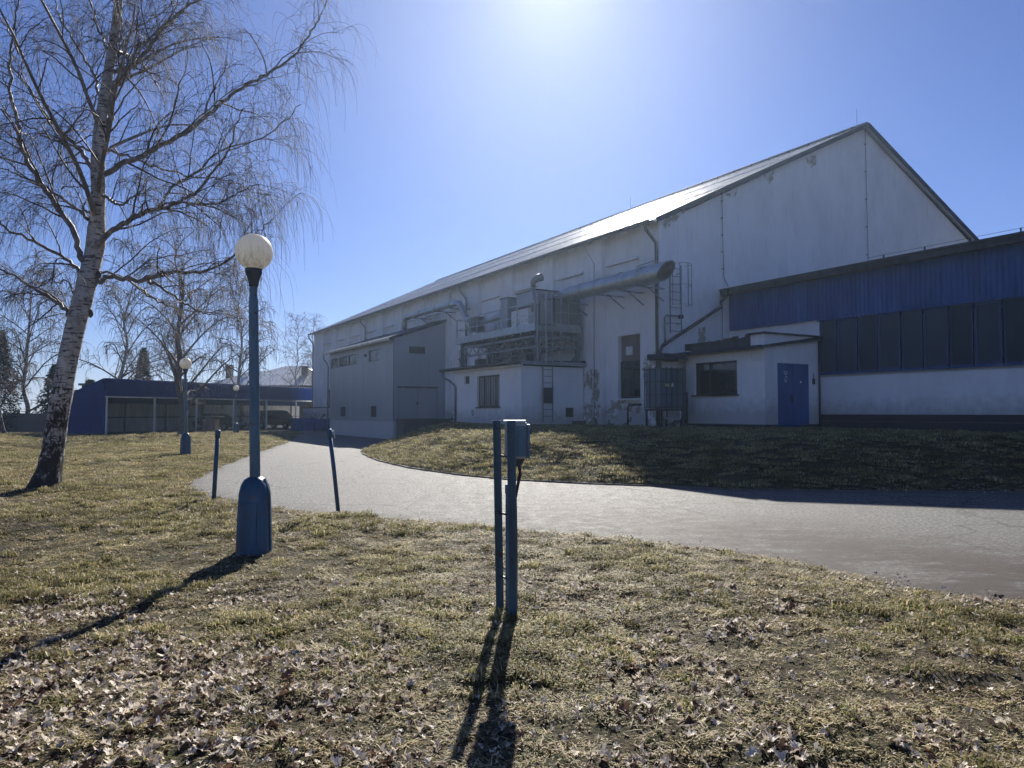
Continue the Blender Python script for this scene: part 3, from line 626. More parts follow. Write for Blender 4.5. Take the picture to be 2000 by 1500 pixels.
# ladder to the platform
ld = thing('platform_ladder', 'tall steel ladder with rail frame rising from the ground to the steel platform', 'ladder', -2.0, 4.7, 1)
for b in (-2.24, -1.76): MB().bar((b, 4.72, 1.15), (b, 4.72, 6.6), .05, .03).build('stile', 'grey_steel', ld)
m = MB()
for k in range(17): m.bar((-2.24, 4.72, 1.4 + k * .28), (-1.76, 4.72, 1.4 + k * .28), .022)
m.each('rung', 'grey_steel', ld)
m = MB()
for b in (-2.42, -2.24, -1.95, -1.5): m.bar((b, 4.45 if b > -2.4 else 4.85, 3.6), (b, 4.45 if b > -2.4 else 4.85, 6.6), .05)
for z in (6.55, 5.3, 4.7): m.bar((-2.42, 4.6, z), (-1.5, 4.6, z), .04); m.bar((-1.5, 4.6, z), (-1.5, 4.95, z), .04)
m.each('guard_bar', 'galvanised', ld)
MB().box(-2.22, -1.78, 4.66, 4.70, 1.95, 2.6).build('lock_panel', 'dark_steel', ld)
# equipment on the platform
def unit(name, label, b0, b1, a0, a1, z0, z1, mat, split=None, cap=True, cat='air unit', group=None):
    u = thing(name, label, cat, (b0 + b1) / 2, (a0 + a1) / 2, z0, group)
    MB().box(b0, b1, a0, a1, z0 + .03, z1).build('casing', mat, u)
    m = MB(); m.box(b0 - .012, b1 + .012, a0 - .012, a1 + .012, z0, z0 + .03)
    if cap: m.box(b0 - .04, b1 + .04, a0 - .04, a1 + .04, z1 + .001, z1 + .05)
    m.build('frame_edges', 'dark_steel', u)
    return u
u = unit('control_cabinet', 'tall narrow grey cabinet at left of the platform equipment', -1.6, -.6, 8.75, 9.45, 5.25, 6.95, 'grey_unit', cat='cabinet')
for k in (0, 1): MB().box(-1.62, -1.60, 8.78 + k * .33, 9.08 + k * .33, 5.35, 6.85).build('door', 'grey_unit', u)
u = unit('air_handler', 'large boxy grey air handling unit in the middle of the platform', -1.75, -.35, 6.1, 7.7, 6.3, 6.95, 'grey_unit')
MB().box(-1.75, -.35, 6.15, 7.65, 5.25, 6.29).build('base_casing', 'grey_steel', u)
for k, (a0, a1) in enumerate(((6.95, 7.65), (6.15, 6.88))):
    u = unit('filter_box', ('left' if k == 0 else 'right') + ' of two white filter boxes with dark handles facing the railing', -2.05, -1.77, a0, a1, 5.3, 6.15, 'white_unit', cat='filter box', group='white filter boxes on the platform')
    p = MB(); p.box(-2.062, -2.05, a0 + .04, a1 - .04, 5.4, 5.78); p.box(-2.062, -2.05, a0 + .04, a1 - .04, 5.83, 6.1); d_ = p.build('hatch', 'white_unit', u)
    for aa in (a0 + .17, a1 - .17):
        m = MB(); m.tube([(-2.07, aa + .035 * math.cos(t_), 5.62 + .06 * math.sin(t_)) for t_ in [R(60) + k2 * R(40) for k2 in range(7)]], .012, 5); m.build('handle', 'dark_steel', d_)
u = unit('duct_junction_box', 'grey sheet metal box joining the big duct behind the platform ladder', -1.6, -.2, 5.05, 5.95, 5.35, 6.4, 'grey_steel', cat='duct box')
MB().box(-1.4, -.4, 5.1, 5.9, 6.45, 6.75).build('upper_box', 'grey_steel', u)
# cowl pipe
cw = thing('cowl_pipe', 'stubby metal vent pipe with round hood beside the platform ladder', 'vent pipe', -2.2, 5.6, 5.3)
MB().tube([(-2.2, 5.55, 5.9), (-2.2, 5.55, 7.0)], .10, 12).build('pipe', 'galvanised', cw, smooth=True)
m = MB(); m.tube([(-2.2, 5.55, 6.95), (-2.2, 5.55, 7.12), (-2.17, 5.47, 7.25), (-2.1, 5.35, 7.32), (-2.0, 5.15, 7.34)], [.11, .12, .15, .17, .17], 14); m.build('hood', 'grey_steel', cw, smooth=True)
# pipe & fan at the left of the platform
fp = thing('elbow_duct', 'silver pipe running along the wall above the grey annex and bending down to the platform', 'duct', -1, 18, 7)
m = MB(); m.tube([(-1.0, 23.0, 6.75), (-1.0, 23.0, 7.35), (-1.0, 22.9, 7.55), (-1.0, 22.6, 7.62), (-1.0, 15.4, 7.62), (-1.0, 15.1, 7.55), (-1.0, 14.85, 7.3), (-1.0, 13.6, 5.9)], .17, 14); m.build('pipe', 'galvanised', fp, smooth=True)
m = MB()
for a in (22.4, 20.4, 18.2, 16.2): m.tube([(-1.0, a, 7.62), (-1.0, a - .05, 7.62)], .19, 14)
m.each('joint_ring', 'grey_steel', fp, smooth=True)
m = MB(); m.lathe([(.3, 0), (.3, .08), (.17, .3), (.17, .4)], 14, (-1, 23.0, 6.45)); m.build('foot_cone', 'galvanised', fp, smooth=True)
for a in (21.0, 17.5, 15.8):
    m = MB(); m.bar((0, a, 7.38), (-1.2, a, 7.38), .05); m.bar((0, a, 6.9), (-.7, a, 7.36), .04); m.build('bracket', 'dark_steel', fp)
fn = thing('exhaust_fan', 'dark snail-shaped fan with short pipe at the left end of the platform', 'fan', -1, 12.8, 5.3)
m = MB(); m.tube([(-1.2, 13.1, 6.2), (-.7, 13.1, 6.2)], .42, 18); m.box(-1.18, -.72, 12.6, 13.1, 5.8, 6.55); m.build('housing', 'dark_steel', fn, smooth=False)
MB().tube([(-1.0, 12.7, 6.2), (-1.0, 9.5, 6.35)], .15, 12).build('outlet_pipe', 'galvanised', fn, smooth=True)
MB().box(-1.5, -.05, 12.6, 13.9, 5.02, 5.1).build('support_shelf', 'dark_steel', fn)
m = MB(); m.box(-.30, -.02, 13.0, 13.3, 3.3, 4.2); 
ub = thing('condenser_box', 'small dark box on the annex roof at left below the platform', 'box', -1, 11.6, 3.7); MB().box(-1.4, -1.0, 12.0, 12.5, 3.75, 4.3).build('casing', 'grey_steel', ub); MB().box(-1.42, -1.4, 12.05, 12.45, 3.8, 4.25).build('front_grille', 'dark_steel', ub)
# big duct
bd = thing('main_duct', 'large round silver duct on wall brackets ending in an oblique open mouth', 'duct', -.9, 2, 6.5)
m = MB(); n = 28; rr = .345; cz = 6.62
prof = [(6.4, .16, 6.62), (5.9, .16, 6.62), (4.4, .30, 6.62), (-.55, rr, 6.62)]
vs = []
for (a, r_, z) in prof:
    for k in range(n): t_ = 2 * math.pi * k / n; vs.append((-.95 + r_ * math.cos(t_), a, z + r_ * math.sin(t_)))
for k in range(n): t_ = 2 * math.pi * k / n; zz = math.sin(t_); vs.append((-.95 + rr * math.cos(t_), -1.42 - .30 * zz, 6.62 + rr * zz))
for k in range(n): t_ = 2 * math.pi * k / n; zz = math.sin(t_); vs.append((-.95 + (rr - .03) * math.cos(t_), -1.42 - .30 * zz, 6.62 + (rr - .03) * zz))
for k in range(n): t_ = 2 * math.pi * k / n; zz = math.sin(t_); vs.append((-.95 + (rr - .03) * math.cos(t_), 1.2, 6.62 + (rr - .03) * zz))
m.add(vs, [(i * n + k, i * n + (k + 1) % n, (i + 1) * n + (k + 1) % n, (i + 1) * n + k) for i in range(6) for k in range(n)] + [tuple(6 * n + k for k in range(n))])
m.build('tube', 'galvanised', bd, smooth=False)
m = MB()
for a, r_ in ((-.35, .375), (-.15, .375), (1.0, .36), (2.4, .345), (3.6, .33), (4.4, .32)): m.tube([(-.95, a, 6.62), (-.95, a + .05, 6.62)], r_, 28)
m.each('joint_ring', 'galvanised', bd, smooth=True)
for a in (-.25, .9, 2.1, 4.6):
    m = MB(); m.bar((0, a, 6.22), (-1.35, a, 6.22), .05, .05); m.bar((-.02, a, 5.75), (-.75, a, 6.2), .04); m.build('bracket', 'grey_steel', bd)
m = MB(); m.bar((0, .3, 7.4), (-.9, .3, 7.05), .03); m.bar((-.3, .9, 7.25), (-.9, -.1, 7.1), .03); m.build('stay', 'grey_steel', bd)
# caged ladder on the gable
cl = thing('caged_ladder', 'short steel ladder with round safety cage on the gable wall', 'ladder', .6, -.3, 4.6)
for b in (.3, .86): MB().bar((b, -.25, 4.55), (b, -.25, 7.2), .045, .03).build('stile', 'grey_steel', cl)
m = MB()
for k in range(9): m.bar((.3, -.25, 4.65 + k * .3), (.86, -.25, 4.65 + k * .3), .022)
for z in (4.95, 6.9): m.bar((.3, 0, z), (.3, -.25, z), .03); m.bar((.86, 0, z), (.86, -.25, z), .03)
m.each('rung', 'grey_steel', cl)
m = MB(); hoop = [(.58 + .40 * math.cos(t_), -.55 - .38 * math.sin(t_)) for t_ in [R(-28) + k * R(236) / 10 for k in range(11)]]
for z in (5.6, 6.35, 7.15):
    for i in range(10): m.bar(hoop[i] + (z,), hoop[i + 1] + (z,), .035, .012, (0, 0, 1))
for i in (1, 3, 5, 7, 9): m.bar(hoop[i] + (5.6,), hoop[i] + (7.15,), .03, .012)
m.build('cage', 'grey_steel', cl)
m = MB(); m.tube([(.15, -.12, 4.2), (.13, -.12, 5.15), (.2, -.12, 5.25), (1.0, -.12, 5.25)], .03, 8)
pp = thing('wall_pipe', 'thin bent pipe on the corner wall under the caged ladder', 'pipe', .5, -.1, 4.2); m.build('pipe_run', 'grey_steel', pp, smooth=True); MB().box(.95, 1.08, -.15, -.001, 5.18, 5.32).build('wall_plate', 'dark_steel', pp)
gp = thing('gas_pipe', 'thin dark pipe bent low in front of the boarded hall window', 'pipe', -.1, 1.6, 1.0); MB().tube([(-.15, 1.75, 1.0), (-.15, 1.75, 1.75), (-.15, 1.68, 1.85), (-.15, 1.1, 1.87)], .035, 8).build('pipe_run', 'dark_steel', gp, smooth=True); MB().tube([(-.15, 1.12, 1.87), (.0, 1.12, 1.87)], .045, 8).build('wall_flange', 'dark_steel', gp, smooth=True)

# ------------------------------------------------------------------ shed, vestibule, wing
sh = thing('lean_to_shed', 'white lean-to shed with wide dark window and dark felt roof', 'shed', .94, -2, 1)
hs = [(-2.93, -.84, 2.2, 3.40)]
m = MB(); m.wall(0, .94, -4.149, -.38, 1.15, 3.82, hs, .14); m.wall(1, -.38, .94, 3.7, 1.15, 3.9, [], 0)
m.build('wall', 'shed_plaster', sh)
MB().box(.97, 3.7, -4.12, -.4, .6, 1.148).build('foundation', 'plinth_brick', sh)
m = MB(); m.prism([(.55, 3.68), (.55, 3.80), (3.72, 4.28), (3.72, 4.14)], 1, -4.2, 1.28 - .02) if False else m.prism([(.55, 3.71), (.55, 3.79), (3.72, 4.25), (3.72, 4.12)], 1, -4.35, -.03)
m.build('roof', 'roof_felt', sh)
m = MB(); m.box(.50, .549, -4.38, -.02, 3.69, 3.81); m.box(.50, 3.7, -4.40, -4.351, 3.74, 3.86) if False else None; m.build('fascia', 'navy_trim', sh)
m = MB(); m.box(1.25, 1.33, -3.7, -.04, 3.86, 4.16); m.box(1.22, 1.36, -3.72, -.04, 4.162, 4.19); m.build('upstand', 'roof_felt', sh)
m = MB(); m.box(-.55, .62, -.35, -.02, 3.5, 3.62); m.box(-.62, .49, -.9, -.02, 3.63, 3.70); m.build('porch_roof', 'roof_felt', sh)
m = MB(); m.box(-.66, -.62, -.92, -.02, 3.52, 3.72); m.box(-.62, .5, -.94, -.90, 3.52, 3.72); m.build('porch_fascia', 'navy_trim', sh)
w = window_x(sh, 1.03, *hs[0], [-1.55], [], .08, sill=.2)
m = MB()
rnd = random.Random(4)
for k in range(14):
    b0, a0 = rnd.uniform(1.7, 2.4), rnd.uniform(-3.2, -.4); z0 = 4.02 + (b0 - 1.5) * .142; s_ = rnd.uniform(.08, .25)
    m.prism([(b0 - s_, z0 + .005), (b0 + s_, z0 + .03), (b0 + s_ * .5, z0 + rnd.uniform(.08, .35)), (b0 - s_ * .4, z0 + rnd.uniform(.05, .2))], 1, a0, a0 + rnd.uniform(.1, .5))
tag(m.build('roof_rubble', 'rust_scrap', None), 'heap of rusty rubble lying on the lean-to shed roof', 'rubble').location = Wd(0, 0, 0)
bpy.data.objects['roof_rubble'].rotation_euler = (0, 0, TH)
vs_ = thing('door_vestibule', 'tall white vestibule with blue double door between shed and blue wing', 'vestibule', 2.3, -4.1, 1)
m = MB(); m.wall(1, -4.15, .94, 3.739, 1.15, 4.22, [(1.56, 3.2, 1.151, 3.25)], .10)
m.add([(.94, -4.15, 3.4), (.94, -3.55, 3.4), (.94, -3.55, 4.22), (.94, -4.15, 4.22)], [(0, 1, 2, 3)])
m.add([(.939, -4.15, 3.3), (.939, -3.6, 3.3), (.939, -3.6, 4.22), (.939, -4.15, 4.22)], [(0, 1, 2, 3)])
m.add([(.94, -3.55, 3.8), (3.7, -3.55, 3.8), (3.7, -3.55, 4.22), (.94, -3.55, 4.22)], [(0, 1, 2, 3)])
m.build('wall', 'shed_plaster', vs_)
MB().box(.97, 1.55, -4.13, -4.0, .6, 1.15).build('foundation', 'plinth_brick', vs_)
MB().box(.80, 3.73, -4.25, -3.5, 4.222, 4.28).build('roof', 'roof_felt', vs_)
m = MB(); m.box(1.56, 2.375, -4.12, -4.07, 1.0, 3.245); m.box(2.385, 3.2, -4.12, -4.07, 1.0, 3.245); d_ = m.build('double_door', 'blue_paint', vs_)
MB().box(1.5, 3.26, -4.19, -4.122, .9, 1.0).build('door_step', 'blue_paint', vs_)
m = MB(); m.box(2.28, 2.35, -4.15, -4.12, 1.9, 2.15); m.bar((2.31, -4.17, 2.05), (2.2, -4.17, 2.05), .02); m.build('handle', 'dark_steel', d_)
m = MB(); m.box(2.376, 2.40, -4.135, -4.119, 1.0, 3.24); m.box(1.58, 3.18, -4.128, -4.1205, 1.2, 1.5); m.build('door_rim', 'blue_paint', d_)
# white scribbled emblem on the left leaf, dot on the right
m = MB(); E_ = -4.128
def strk(p):
    m.tube([(2.0 + x * .11, E_, 2.78 + z * .11) for x, z in p], .009, 4)
strk([(-.8, 1.6), (-.3, 1.9), (0, 1.5), (.3, 1.9), (.8, 1.6), (.6, 1.1), (0, 1.0), (-.6, 1.1), (-.8, 1.6)])
strk([(-.3, .9), (.1, .5), (-.3, .1), (.2, -.2), (.5, .3), (.7, -.4), (.2, -.9), (-.4, -.6), (-.7, -1.1)])
strk([(-.5, -1.4), (0, -1.2), (.5, -1.4), (.1, -1.7), (-.5, -1.4)])
m.build('door_emblem', 'white_mark', d_)
m = MB(); m.lathe([(.045, -.004), (.045, .004)], 12, (0, 0, 0)); m.v = [(2.78 + v[0], -4.125 + v[2] - 0, 2.62 + v[1]) for v in m.v]; m.build('round_sticker', 'white_mark', d_)
m = MB(); m.box(3.36, 3.44, -4.21, -4.152, 2.55, 2.75); m.bar((3.40, -4.17, 2.75), (3.40, -4.17, 2.95), .02); m.build('wall_switch', 'dark_steel', vs_)
MB().tube([(3.68, -4.2, 4.2), (3.68, -4.2, 3.0), (3.66, -4.22, 2.8), (3.66, -4.22, 1.1)], .03, 8).build('drain_pipe', 'dark_steel', vs_, smooth=True)

wg = thing('blue_clad_wing', 'low side wing with blue corrugated band over a strip of wired glass windows', 'building', 3.74, -8, 1)
E0 = -20.0
m = MB()
m.add([(3.74, -.002, 1.49), (3.74, -4.2, 1.49), (3.74, -4.2, 4.9), (3.74, -.002, 4.9)], [(0, 1, 2, 3)])
m.add([(3.74, -4.2, 1.49), (3.74, E0, 1.49), (3.74, E0, 2.89), (3.74, -4.2, 2.89)], [(0, 1, 2, 3)])
m.wall(1, E0, 3.74, 16, .5, 6.4, [], 0); m.wall(0, 16, E0, -.01, .5, 6.4, [], 0)
m.box(3.74, 3.95, -4.2, E0, 2.80, 2.889)
m.build('wall', 'wing_plaster', wg)
MB().box(3.70, 3.95, E0, -.01, .4, 1.488).build('plinth', 'plinth_brick', wg)
m = MB(); m.corr(0, 3.66, E0, -.05, 4.84, 6.30, .16, -.035); m.v = [(v[0], v[1], v[2]) for v in m.v]
m.box(3.665, 3.70, -.05, -.045, 4.84, 6.3); m.build('corrugated_band', 'blue_corrugated', wg)
m = MB(); m.box(3.64, 3.74, E0, -4.15, 4.80, 4.838); m.box(3.64, 3.78, E0, -4.2, 2.89, 2.94); m.each('window_rail', 'blue_corrugated', wg)
a = -4.2; k = 0
while a > E0 + .5:
    wdt = .72 if k % 2 == 0 else .80; a1 = a - wdt
    opening = (k % 2 == 1)
    fw = .085 if opening else .045
    w = window_x(wg, 3.685 if opening else 3.70, a1 + .025, a - .025, 2.945, 4.797, [], [], fw, frame='window_navy', glass='wire_glass')
    a = a1; k += 1
m = MB(); m.prism([(3.25, 6.30), (3.25, 6.46), (11.0, 6.95), (16.3, 6.5), (16.3, 6.3)], 1, E0 - .2, -.02); m.build('roof', 'roof_felt', wg)
m = MB(); m.box(3.19, 3.249, E0, .45 - .46, 6.25, 6.47); m.box(3.12, 3.188, E0, -.02, 6.44, 6.50); m.build('fascia', 'roof_felt', wg)
m = MB(); m.box(3.25, 3.66, E0, -.03, 6.302, 6.33)
m.build('soffit', 'grey_steel', wg)
m = MB(); m.box(3.3, 6.5, -6.2, -.03, 6.60, 6.72) if False else m.prism([(3.6, 6.49), (6.5, 6.67), (6.5, 6.80), (3.6, 6.60)], 1, -6.1, -.02); m.build('roof_upstand', 'roof_felt', wg)
m = MB(); m.tube([(3.4, -6.3, 6.66), (3.4, E0, 6.66)], .006, 4)
for k in range(10): m.bar((3.4, -6.9 - k * 1.35, 6.46), (3.4, -6.9 - k * 1.35, 6.67), .035)
m.each('lightning_conductor', 'dark_steel', wg)
m = MB(); m.tube([(3.15, -.35, 6.4), (3.15, -.35, 6.15), (2.95, -.30, 5.95), (2.95, -.3, 5.75), (-.15, -.30, 4.05), (-.25, -.3, 3.85), (-.28, -.3, 3.6), (-.28, -.3, 1.0)], .065, 10); m.build('downpipe', 'dark_pipe', wg, smooth=True)
m = MB(); m.lathe([(.06, -.14), (.14, .0), (.15, .12), (.13, .13)], 12, (3.15, -.35, 6.3)); m.build('rain_hopper', 'dark_steel', wg, smooth=True)

# tank under the porch roof
tk = thing('caged_tank', 'grey caged plastic tank with warning stickers on a stand beside the shed', 'tank', -.3, -.8, 1)
bx0, bx1, ax0, ax1 = -.86, .20, -1.0, -.1
MB().box(bx0 + .03, bx1 - .03, ax0 + .03, ax1 - .03, 1.72, 3.18).build('bottle', 'tank_blue', tk)
m = MB()
for k in range(4): z = 1.75 + k * .46; m.bar((bx0, ax0, z), (bx1, ax0, z), .03); m.bar((bx0, ax0, z), (bx0, ax1, z), .03)
for k in range(5): b = bx0 + k * (bx1 - bx0) / 4; m.bar((b, ax0 + .005, 1.7), (b, ax0 + .005, 3.22), .028)
for k in range(4): a = ax0 + k * (ax1 - ax0) / 3; m.bar((bx0 + .005, a, 1.7), (bx0 + .005, a, 3.22), .028)
m.build('cage', 'dark_steel', tk)
m = MB()
for b in (bx0 + .05, bx1 - .05):
    for a in (ax0 + .05, ax1 - .05): m.bar((b, a, .8), (b, a, 1.7), .06)
m.box(bx0, bx1, ax0, ax1, 1.62, 1.695); m.build('stand', 'dark_steel', tk)
m = MB(); m.box(bx0 + .18, bx0 + .38, ax0 - .028, ax0 - .02, 2.50, 2.60); m.build('label_plate', 'yellow_mark', tk)
m = MB(); m.prism([(bx0 + .46, 2.50), (bx0 + .60, 2.50), (bx0 + .53, 2.66)], 1, ax0 - .028, ax0 - .02); m.build('warning_sign', 'white_mark', tk)
m = MB(); m.tube([(-.7, -1.05, 1.6), (-.7, -1.05, 1.35), (.0, -1.05, 1.3), (.05, -1.05, 1.5), (.0, -1.05, 1.62)], .02, 6); m.build('hose', 'white_unit', tk, smooth=True)
vp = thing('short_vent_stub', 'short dark standing pipe between caged tank and shed wall', 'pipe', .4, -.9, 1); MB().tube([(.45, -.95, .9), (.45, -.95, 2.25)], .035, 8).build('pipe_run', 'dark_steel', vp, smooth=True); MB().tube([(.45, -.95, 2.25), (.45, -.95, 2.31)], .045, 8).build('cap', 'dark_steel', vp, smooth=True)
# blue bin & blue base panel at the far end of the hall
bb = thing('blue_container', 'small blue container at the far end of the white hall', 'container', -1.6, 46, 0)
MB().box(-2.6, -1.0, 43.5, 45.5, 0, 1.0).build('body', 'blue_paint', bb); MB().box(-2.66, -.94, 43.44, 45.56, 1.002, 1.08).build('lid', 'blue_corrugated', bb)
es = thing('entrance_box', 'white entrance box with blue foot at the far end of the hall', 'porch', -.5, 45, 0)
MB().box(-1.0, -.005, 42.0, 47.6, .1, 1.0).build('foot', 'blue_paint', es)
MB().box(-1.0, -.005, 42.0, 47.6, 1.002, 1.95).build('upper_wall', 'white_plaster', es); MB().box(-1.08, -.004, 41.9, 47.7, 1.952, 2.02).build('coping', 'dark_steel', es)

# ------------------------------------------------------------------ street lamps
def make_lamp():
    t_ = thing('street_lamp', 'x', 'street lamp', -2.85, 8.27, 0, 'blue globe lamps along the lawn', frame=False)
    m = MB(); m.lathe([(.176, -.05), (.176, .0), (.170, .25), (.162, .50), (.154, .66), (.136, .75), (.105, .81), (.065, .84)], 40, sq=3.6)
    b = m.build('base', 'lamp_blue', t_, smooth=True)
    m = MB(); m.box(-.09, .08, -.180, -.160, .10, .56); m.build('hatch', 'lamp_blue', b)
    m = MB(); m.bar((.176, 0, .03), (.156, 0, .66), .03, .03); m.bar((.156, 0, .66), (.10, 0, .82), .03, .03); m.bar((-.176, 0, .03), (-.156, 0, .66), .03, .03); m.each('side_rib', 'lamp_blue', b)
    m = MB(); m.lathe([(.058, .80), (.056, 1.5), (.053, 2.78), (.047, 2.84), (.040, 2.88), (.047, 2.92), (.040, 2.98)], 12); m.v = [(v[0] - .022 * (v[2] - .8), v[1], v[2]) for v in m.v]
    m.build('pole', 'pale_post_blue', t_, smooth=False)
    m = MB(); m.lathe([(.05, 2.96), (.055, 3.00), (.062, 3.04), (.09, 3.11), (.095, 3.16), (.06, 3.17)], 16, (-.045, 0, 0)); m.build('globe_holder', 'dark_steel', t_, smooth=True)
    m = MB(); prof = [(max(.002, .205 * math.sin(math.pi * k / 20)), 3.35 - .205 * math.cos(math.pi * k / 20)) for k in range(21)]; m.lathe(prof, 32, (-.045, 0, 0))
    g = m.build('globe', 'opal_globe', t_, smooth=True)
    for v in g.data.vertices: v.co.z -= 3.35; v.co.x += .045
    g.location = (-.045, 0, 3.35)
    return t_
def copy_tree(o, parent=None):
    c = o.copy(); COL.objects.link(c); c.parent = parent
    for ch in [x for x in o.children]: copy_tree(ch, c)
    return c
lamp = make_lamp(); lamp['label'] = 'nearest and tallest-looking blue street lamp with dirty globe in front of the road'
l2 = copy_tree(lamp); l2.location = (-11.78, 26.86, -.02); l2['label'] = 'blue street lamp on the lawn in front of the bare tree and carport'; l2.rotation_euler = (0, 0, .4)
l3 = copy_tree(lamp); l3.location = (-19.91, 53.65, -.02); l3['label'] = 'farthest small blue street lamp beside the dark sedan in the carport'; l3.rotation_euler = (0, 0, -.3)
# marker posts
def post(label, x, y, lean, h, r, cap_b):
    t_ = thing('marker_post', label, 'post', x, y, 0, 'blue posts at the road edge', frame=False)
    m = MB(); m.tube([(0, 0, -.1), (lean * .5, 0, h * .5), (lean * .93, 0, h * .93)], r, 14); m.build('shaft', 'lamp_blue', t_, smooth=True)
    m = MB(); m.tube([(lean * .9, 0, h * .9), (lean, 0, h), (lean, 0, h + .012)], [r * 1.25, r * 1.25, r * .8], 14); c = m.build('cap', 'lamp_blue', t_, smooth=True)
    if cap_b: m = MB(); m.bar((lean + .0, 0, h - .02), (lean + .08, -.01, h - .03), .02); m.bar((lean + .075, -.01, h - .03), (lean + .09, -.01, h - .13), .015); m.build('hook', 'galvanised', t_)
    return t_
post('straight blue marker post left of the near lamp', -5.2, 13.0, .06, 1.235, .037, False)
post('leaning blue marker post with hook at the road edge right of the near lamp', -2.63, 11.37, -.165, 1.29, .031, True)
# box on two channel posts
bp = thing('junction_box_stand', 'small electrical box on two blue steel channel posts in the foreground grass', 'electrical box', -.02, 5.62, 0, frame=False)
def chan(x0, y0, x1, y1, w=.072, d=.05, top=1.49):
    m = MB(); th_ = .006
    for (dx0, dx1, dy0, dy1) in ((-w / 2, w / 2, 0, th_), (-w / 2, -w / 2 + th_, -d, -.0005), (w / 2 - th_, w / 2, -d, -.0005)):
        z0, z1 = -.15, top
        m.add([(x0 + dx0, y0 + dy0, z0), (x0 + dx1, y0 + dy0, z0), (x0 + dx1, y0 + dy1, z0), (x0 + dx0, y0 + dy1, z0), (x1 + dx0, y1 + dy0, z1), (x1 + dx1, y1 + dy0, z1), (x1 + dx1, y1 + dy1, z1), (x1 + dx0, y1 + dy1, z1)],
              [(0, 3, 2, 1), (4, 5, 6, 7), (0, 1, 5, 4), (1, 2, 6, 5), (2, 3, 7, 6), (3, 0, 4, 7)])
    return m
c = chan(-.068, .14, -.098, .14, .060, .05, 1.49); c.build('channel_post', 'pale_post_blue', bp)
c = chan(.028, -.06, .014, -.06, .064, .05, 1.49); c.build('channel_post', 'pale_post_blue', bp)
m = MB(); m.box(-.035, .135, .005, .20, 1.20, 1.475); bx = m.build('box', 'grey_unit', bp)
bv = bx.modifiers.new('b', 'BEVEL'); bv.width = .012; bv.segments = 3
m = MB(); m.box(-.045, .125, -.003, .21, 1.477, 1.492); m.build('lid', 'white_unit', bx)
m = MB(); m.box(.136, .156, -.005, .19, 1.205, 1.46); m.box(.05, .130, -.004, .004, 1.22, 1.45); m.build('door', 'pale_post_blue', bx)
m = MB(); m.prism([(.02, 1.199), (.12, 1.199), (.085, 1.14), (.05, 1.14)], 1, .05, .14); m.build('cable_gland', 'dark_steel', bx)
m = MB(); m.tube([(.075, .09, 1.15), (.082, .08, 1.08), (.06, .05, .98), (.045, .03, .9), (.05, .02, .6), (.05, .01, -.05)], .012, 8); m.build('cable', 'black_rubber', bp, smooth=True)
m = MB(); m.tube([(-.075, .12, .78), (.03, -.04, .78)], .009, 6); m.tube([(-.075, .12, 1.22), (.0, -.04, 1.22)], .009, 6); m.tube([(-.07, .12, .3), (.03, -.04, .3)], .008, 6); m.each('cross_bolt', 'dark_steel', bp)
m = MB(); m.tube([(-.012, .10, -.1), (-.012, .10, .93)], .018, 8); m.tube([(-.012, .10, .93), (-.012, .10, 1.0)], .022, 8); m.build('conduit', 'pale_post_blue', bp, smooth=True)

# ------------------------------------------------------------------ carport and far buildings
CR = math.atan2(.395, .918)   # front runs along +y of a frame turned clockwise
def cp_thing(name, label, cat, s=0, d=0, z=0, group=None):
    # frame: y along the front, x = out of the front (towards the viewer side)
    o = bpy.data.objects.new(name, None); COL.objects.link(o)
    o.location = (-27.9 + .395 * s + .918 * d, 51 + .918 * s - .395 * d, z); o.rotation_euler = (0, 0, -CR); o['_o'] = (d, s, z)
    return tag(o, label, cat, group)
cp = cp_thing('carport', 'long open carport with dark blue shingled roof edge and blue end wall', 'carport')
LN = 27.0; DP = 5.6
m = MB(); m.prism([(0, 2.72), (-.05, 0), (-DP, 0), (-DP, 2.2), (-.3, 3.85)], 1, -.06, .0); m.build('end_wall', 'carport_blue', cp)
m = MB(); n = 12
for k in range(n):
    t0, t1 = k / n, (k + 1) / n; x0, z0 = .15 - .40 * t0, 2.70 + 1.25 * t0; x1, z1 = .15 - .40 * t1, 2.70 + 1.25 * t1
    m.prism([(x0 + .05, z0), (x1 + .02, z1 - .01), (x1 - .06, z1), (x0 - .06, z0)], 1, -.12 + .35 * t0, LN)
m.build('roof_edge', 'carport_blue', cp)
m = MB(); m.prism([(-.26, 3.93), (-DP - .1, 2.3), (-DP - .1, 2.2), (-.26, 3.8)], 1, .0, LN); m.build('roof', 'carport_blue', cp)
MB().box(.06, .14, -.1, LN, 2.60, 2.695).build('front_beam', 'dirty_slat', cp)
m = MB(); m.box(-DP, -DP + .05, 0, LN, 0, 2.3)
for s in np.arange(.2, 14, .22): m.box(-DP + .05, -DP + .09, s, s + .09, 0, 2.3)
m.build('back_wall', 'dirty_slat', cp)
m = MB()
for s in np.arange(2.0, LN, 3.93): m.box(-DP + .06, -DP + .16, s, s + .1, 0, 2.3); 
m.box(-DP + .09, -DP + .12, 0, LN, 1.15, 1.22); m.build('back_frame', 'dark_steel', cp)
for k in range(7): MB().box(-.02, .08, .0 + k * 3.93, .1 + k * 3.93, 0, 2.6).build('front_post', 'dirty_slat', cp)
m = MB(); m.box(-DP, .6, -.2, LN, -.1, .05); tag(m.build('floor_slab', 'concrete', cp))
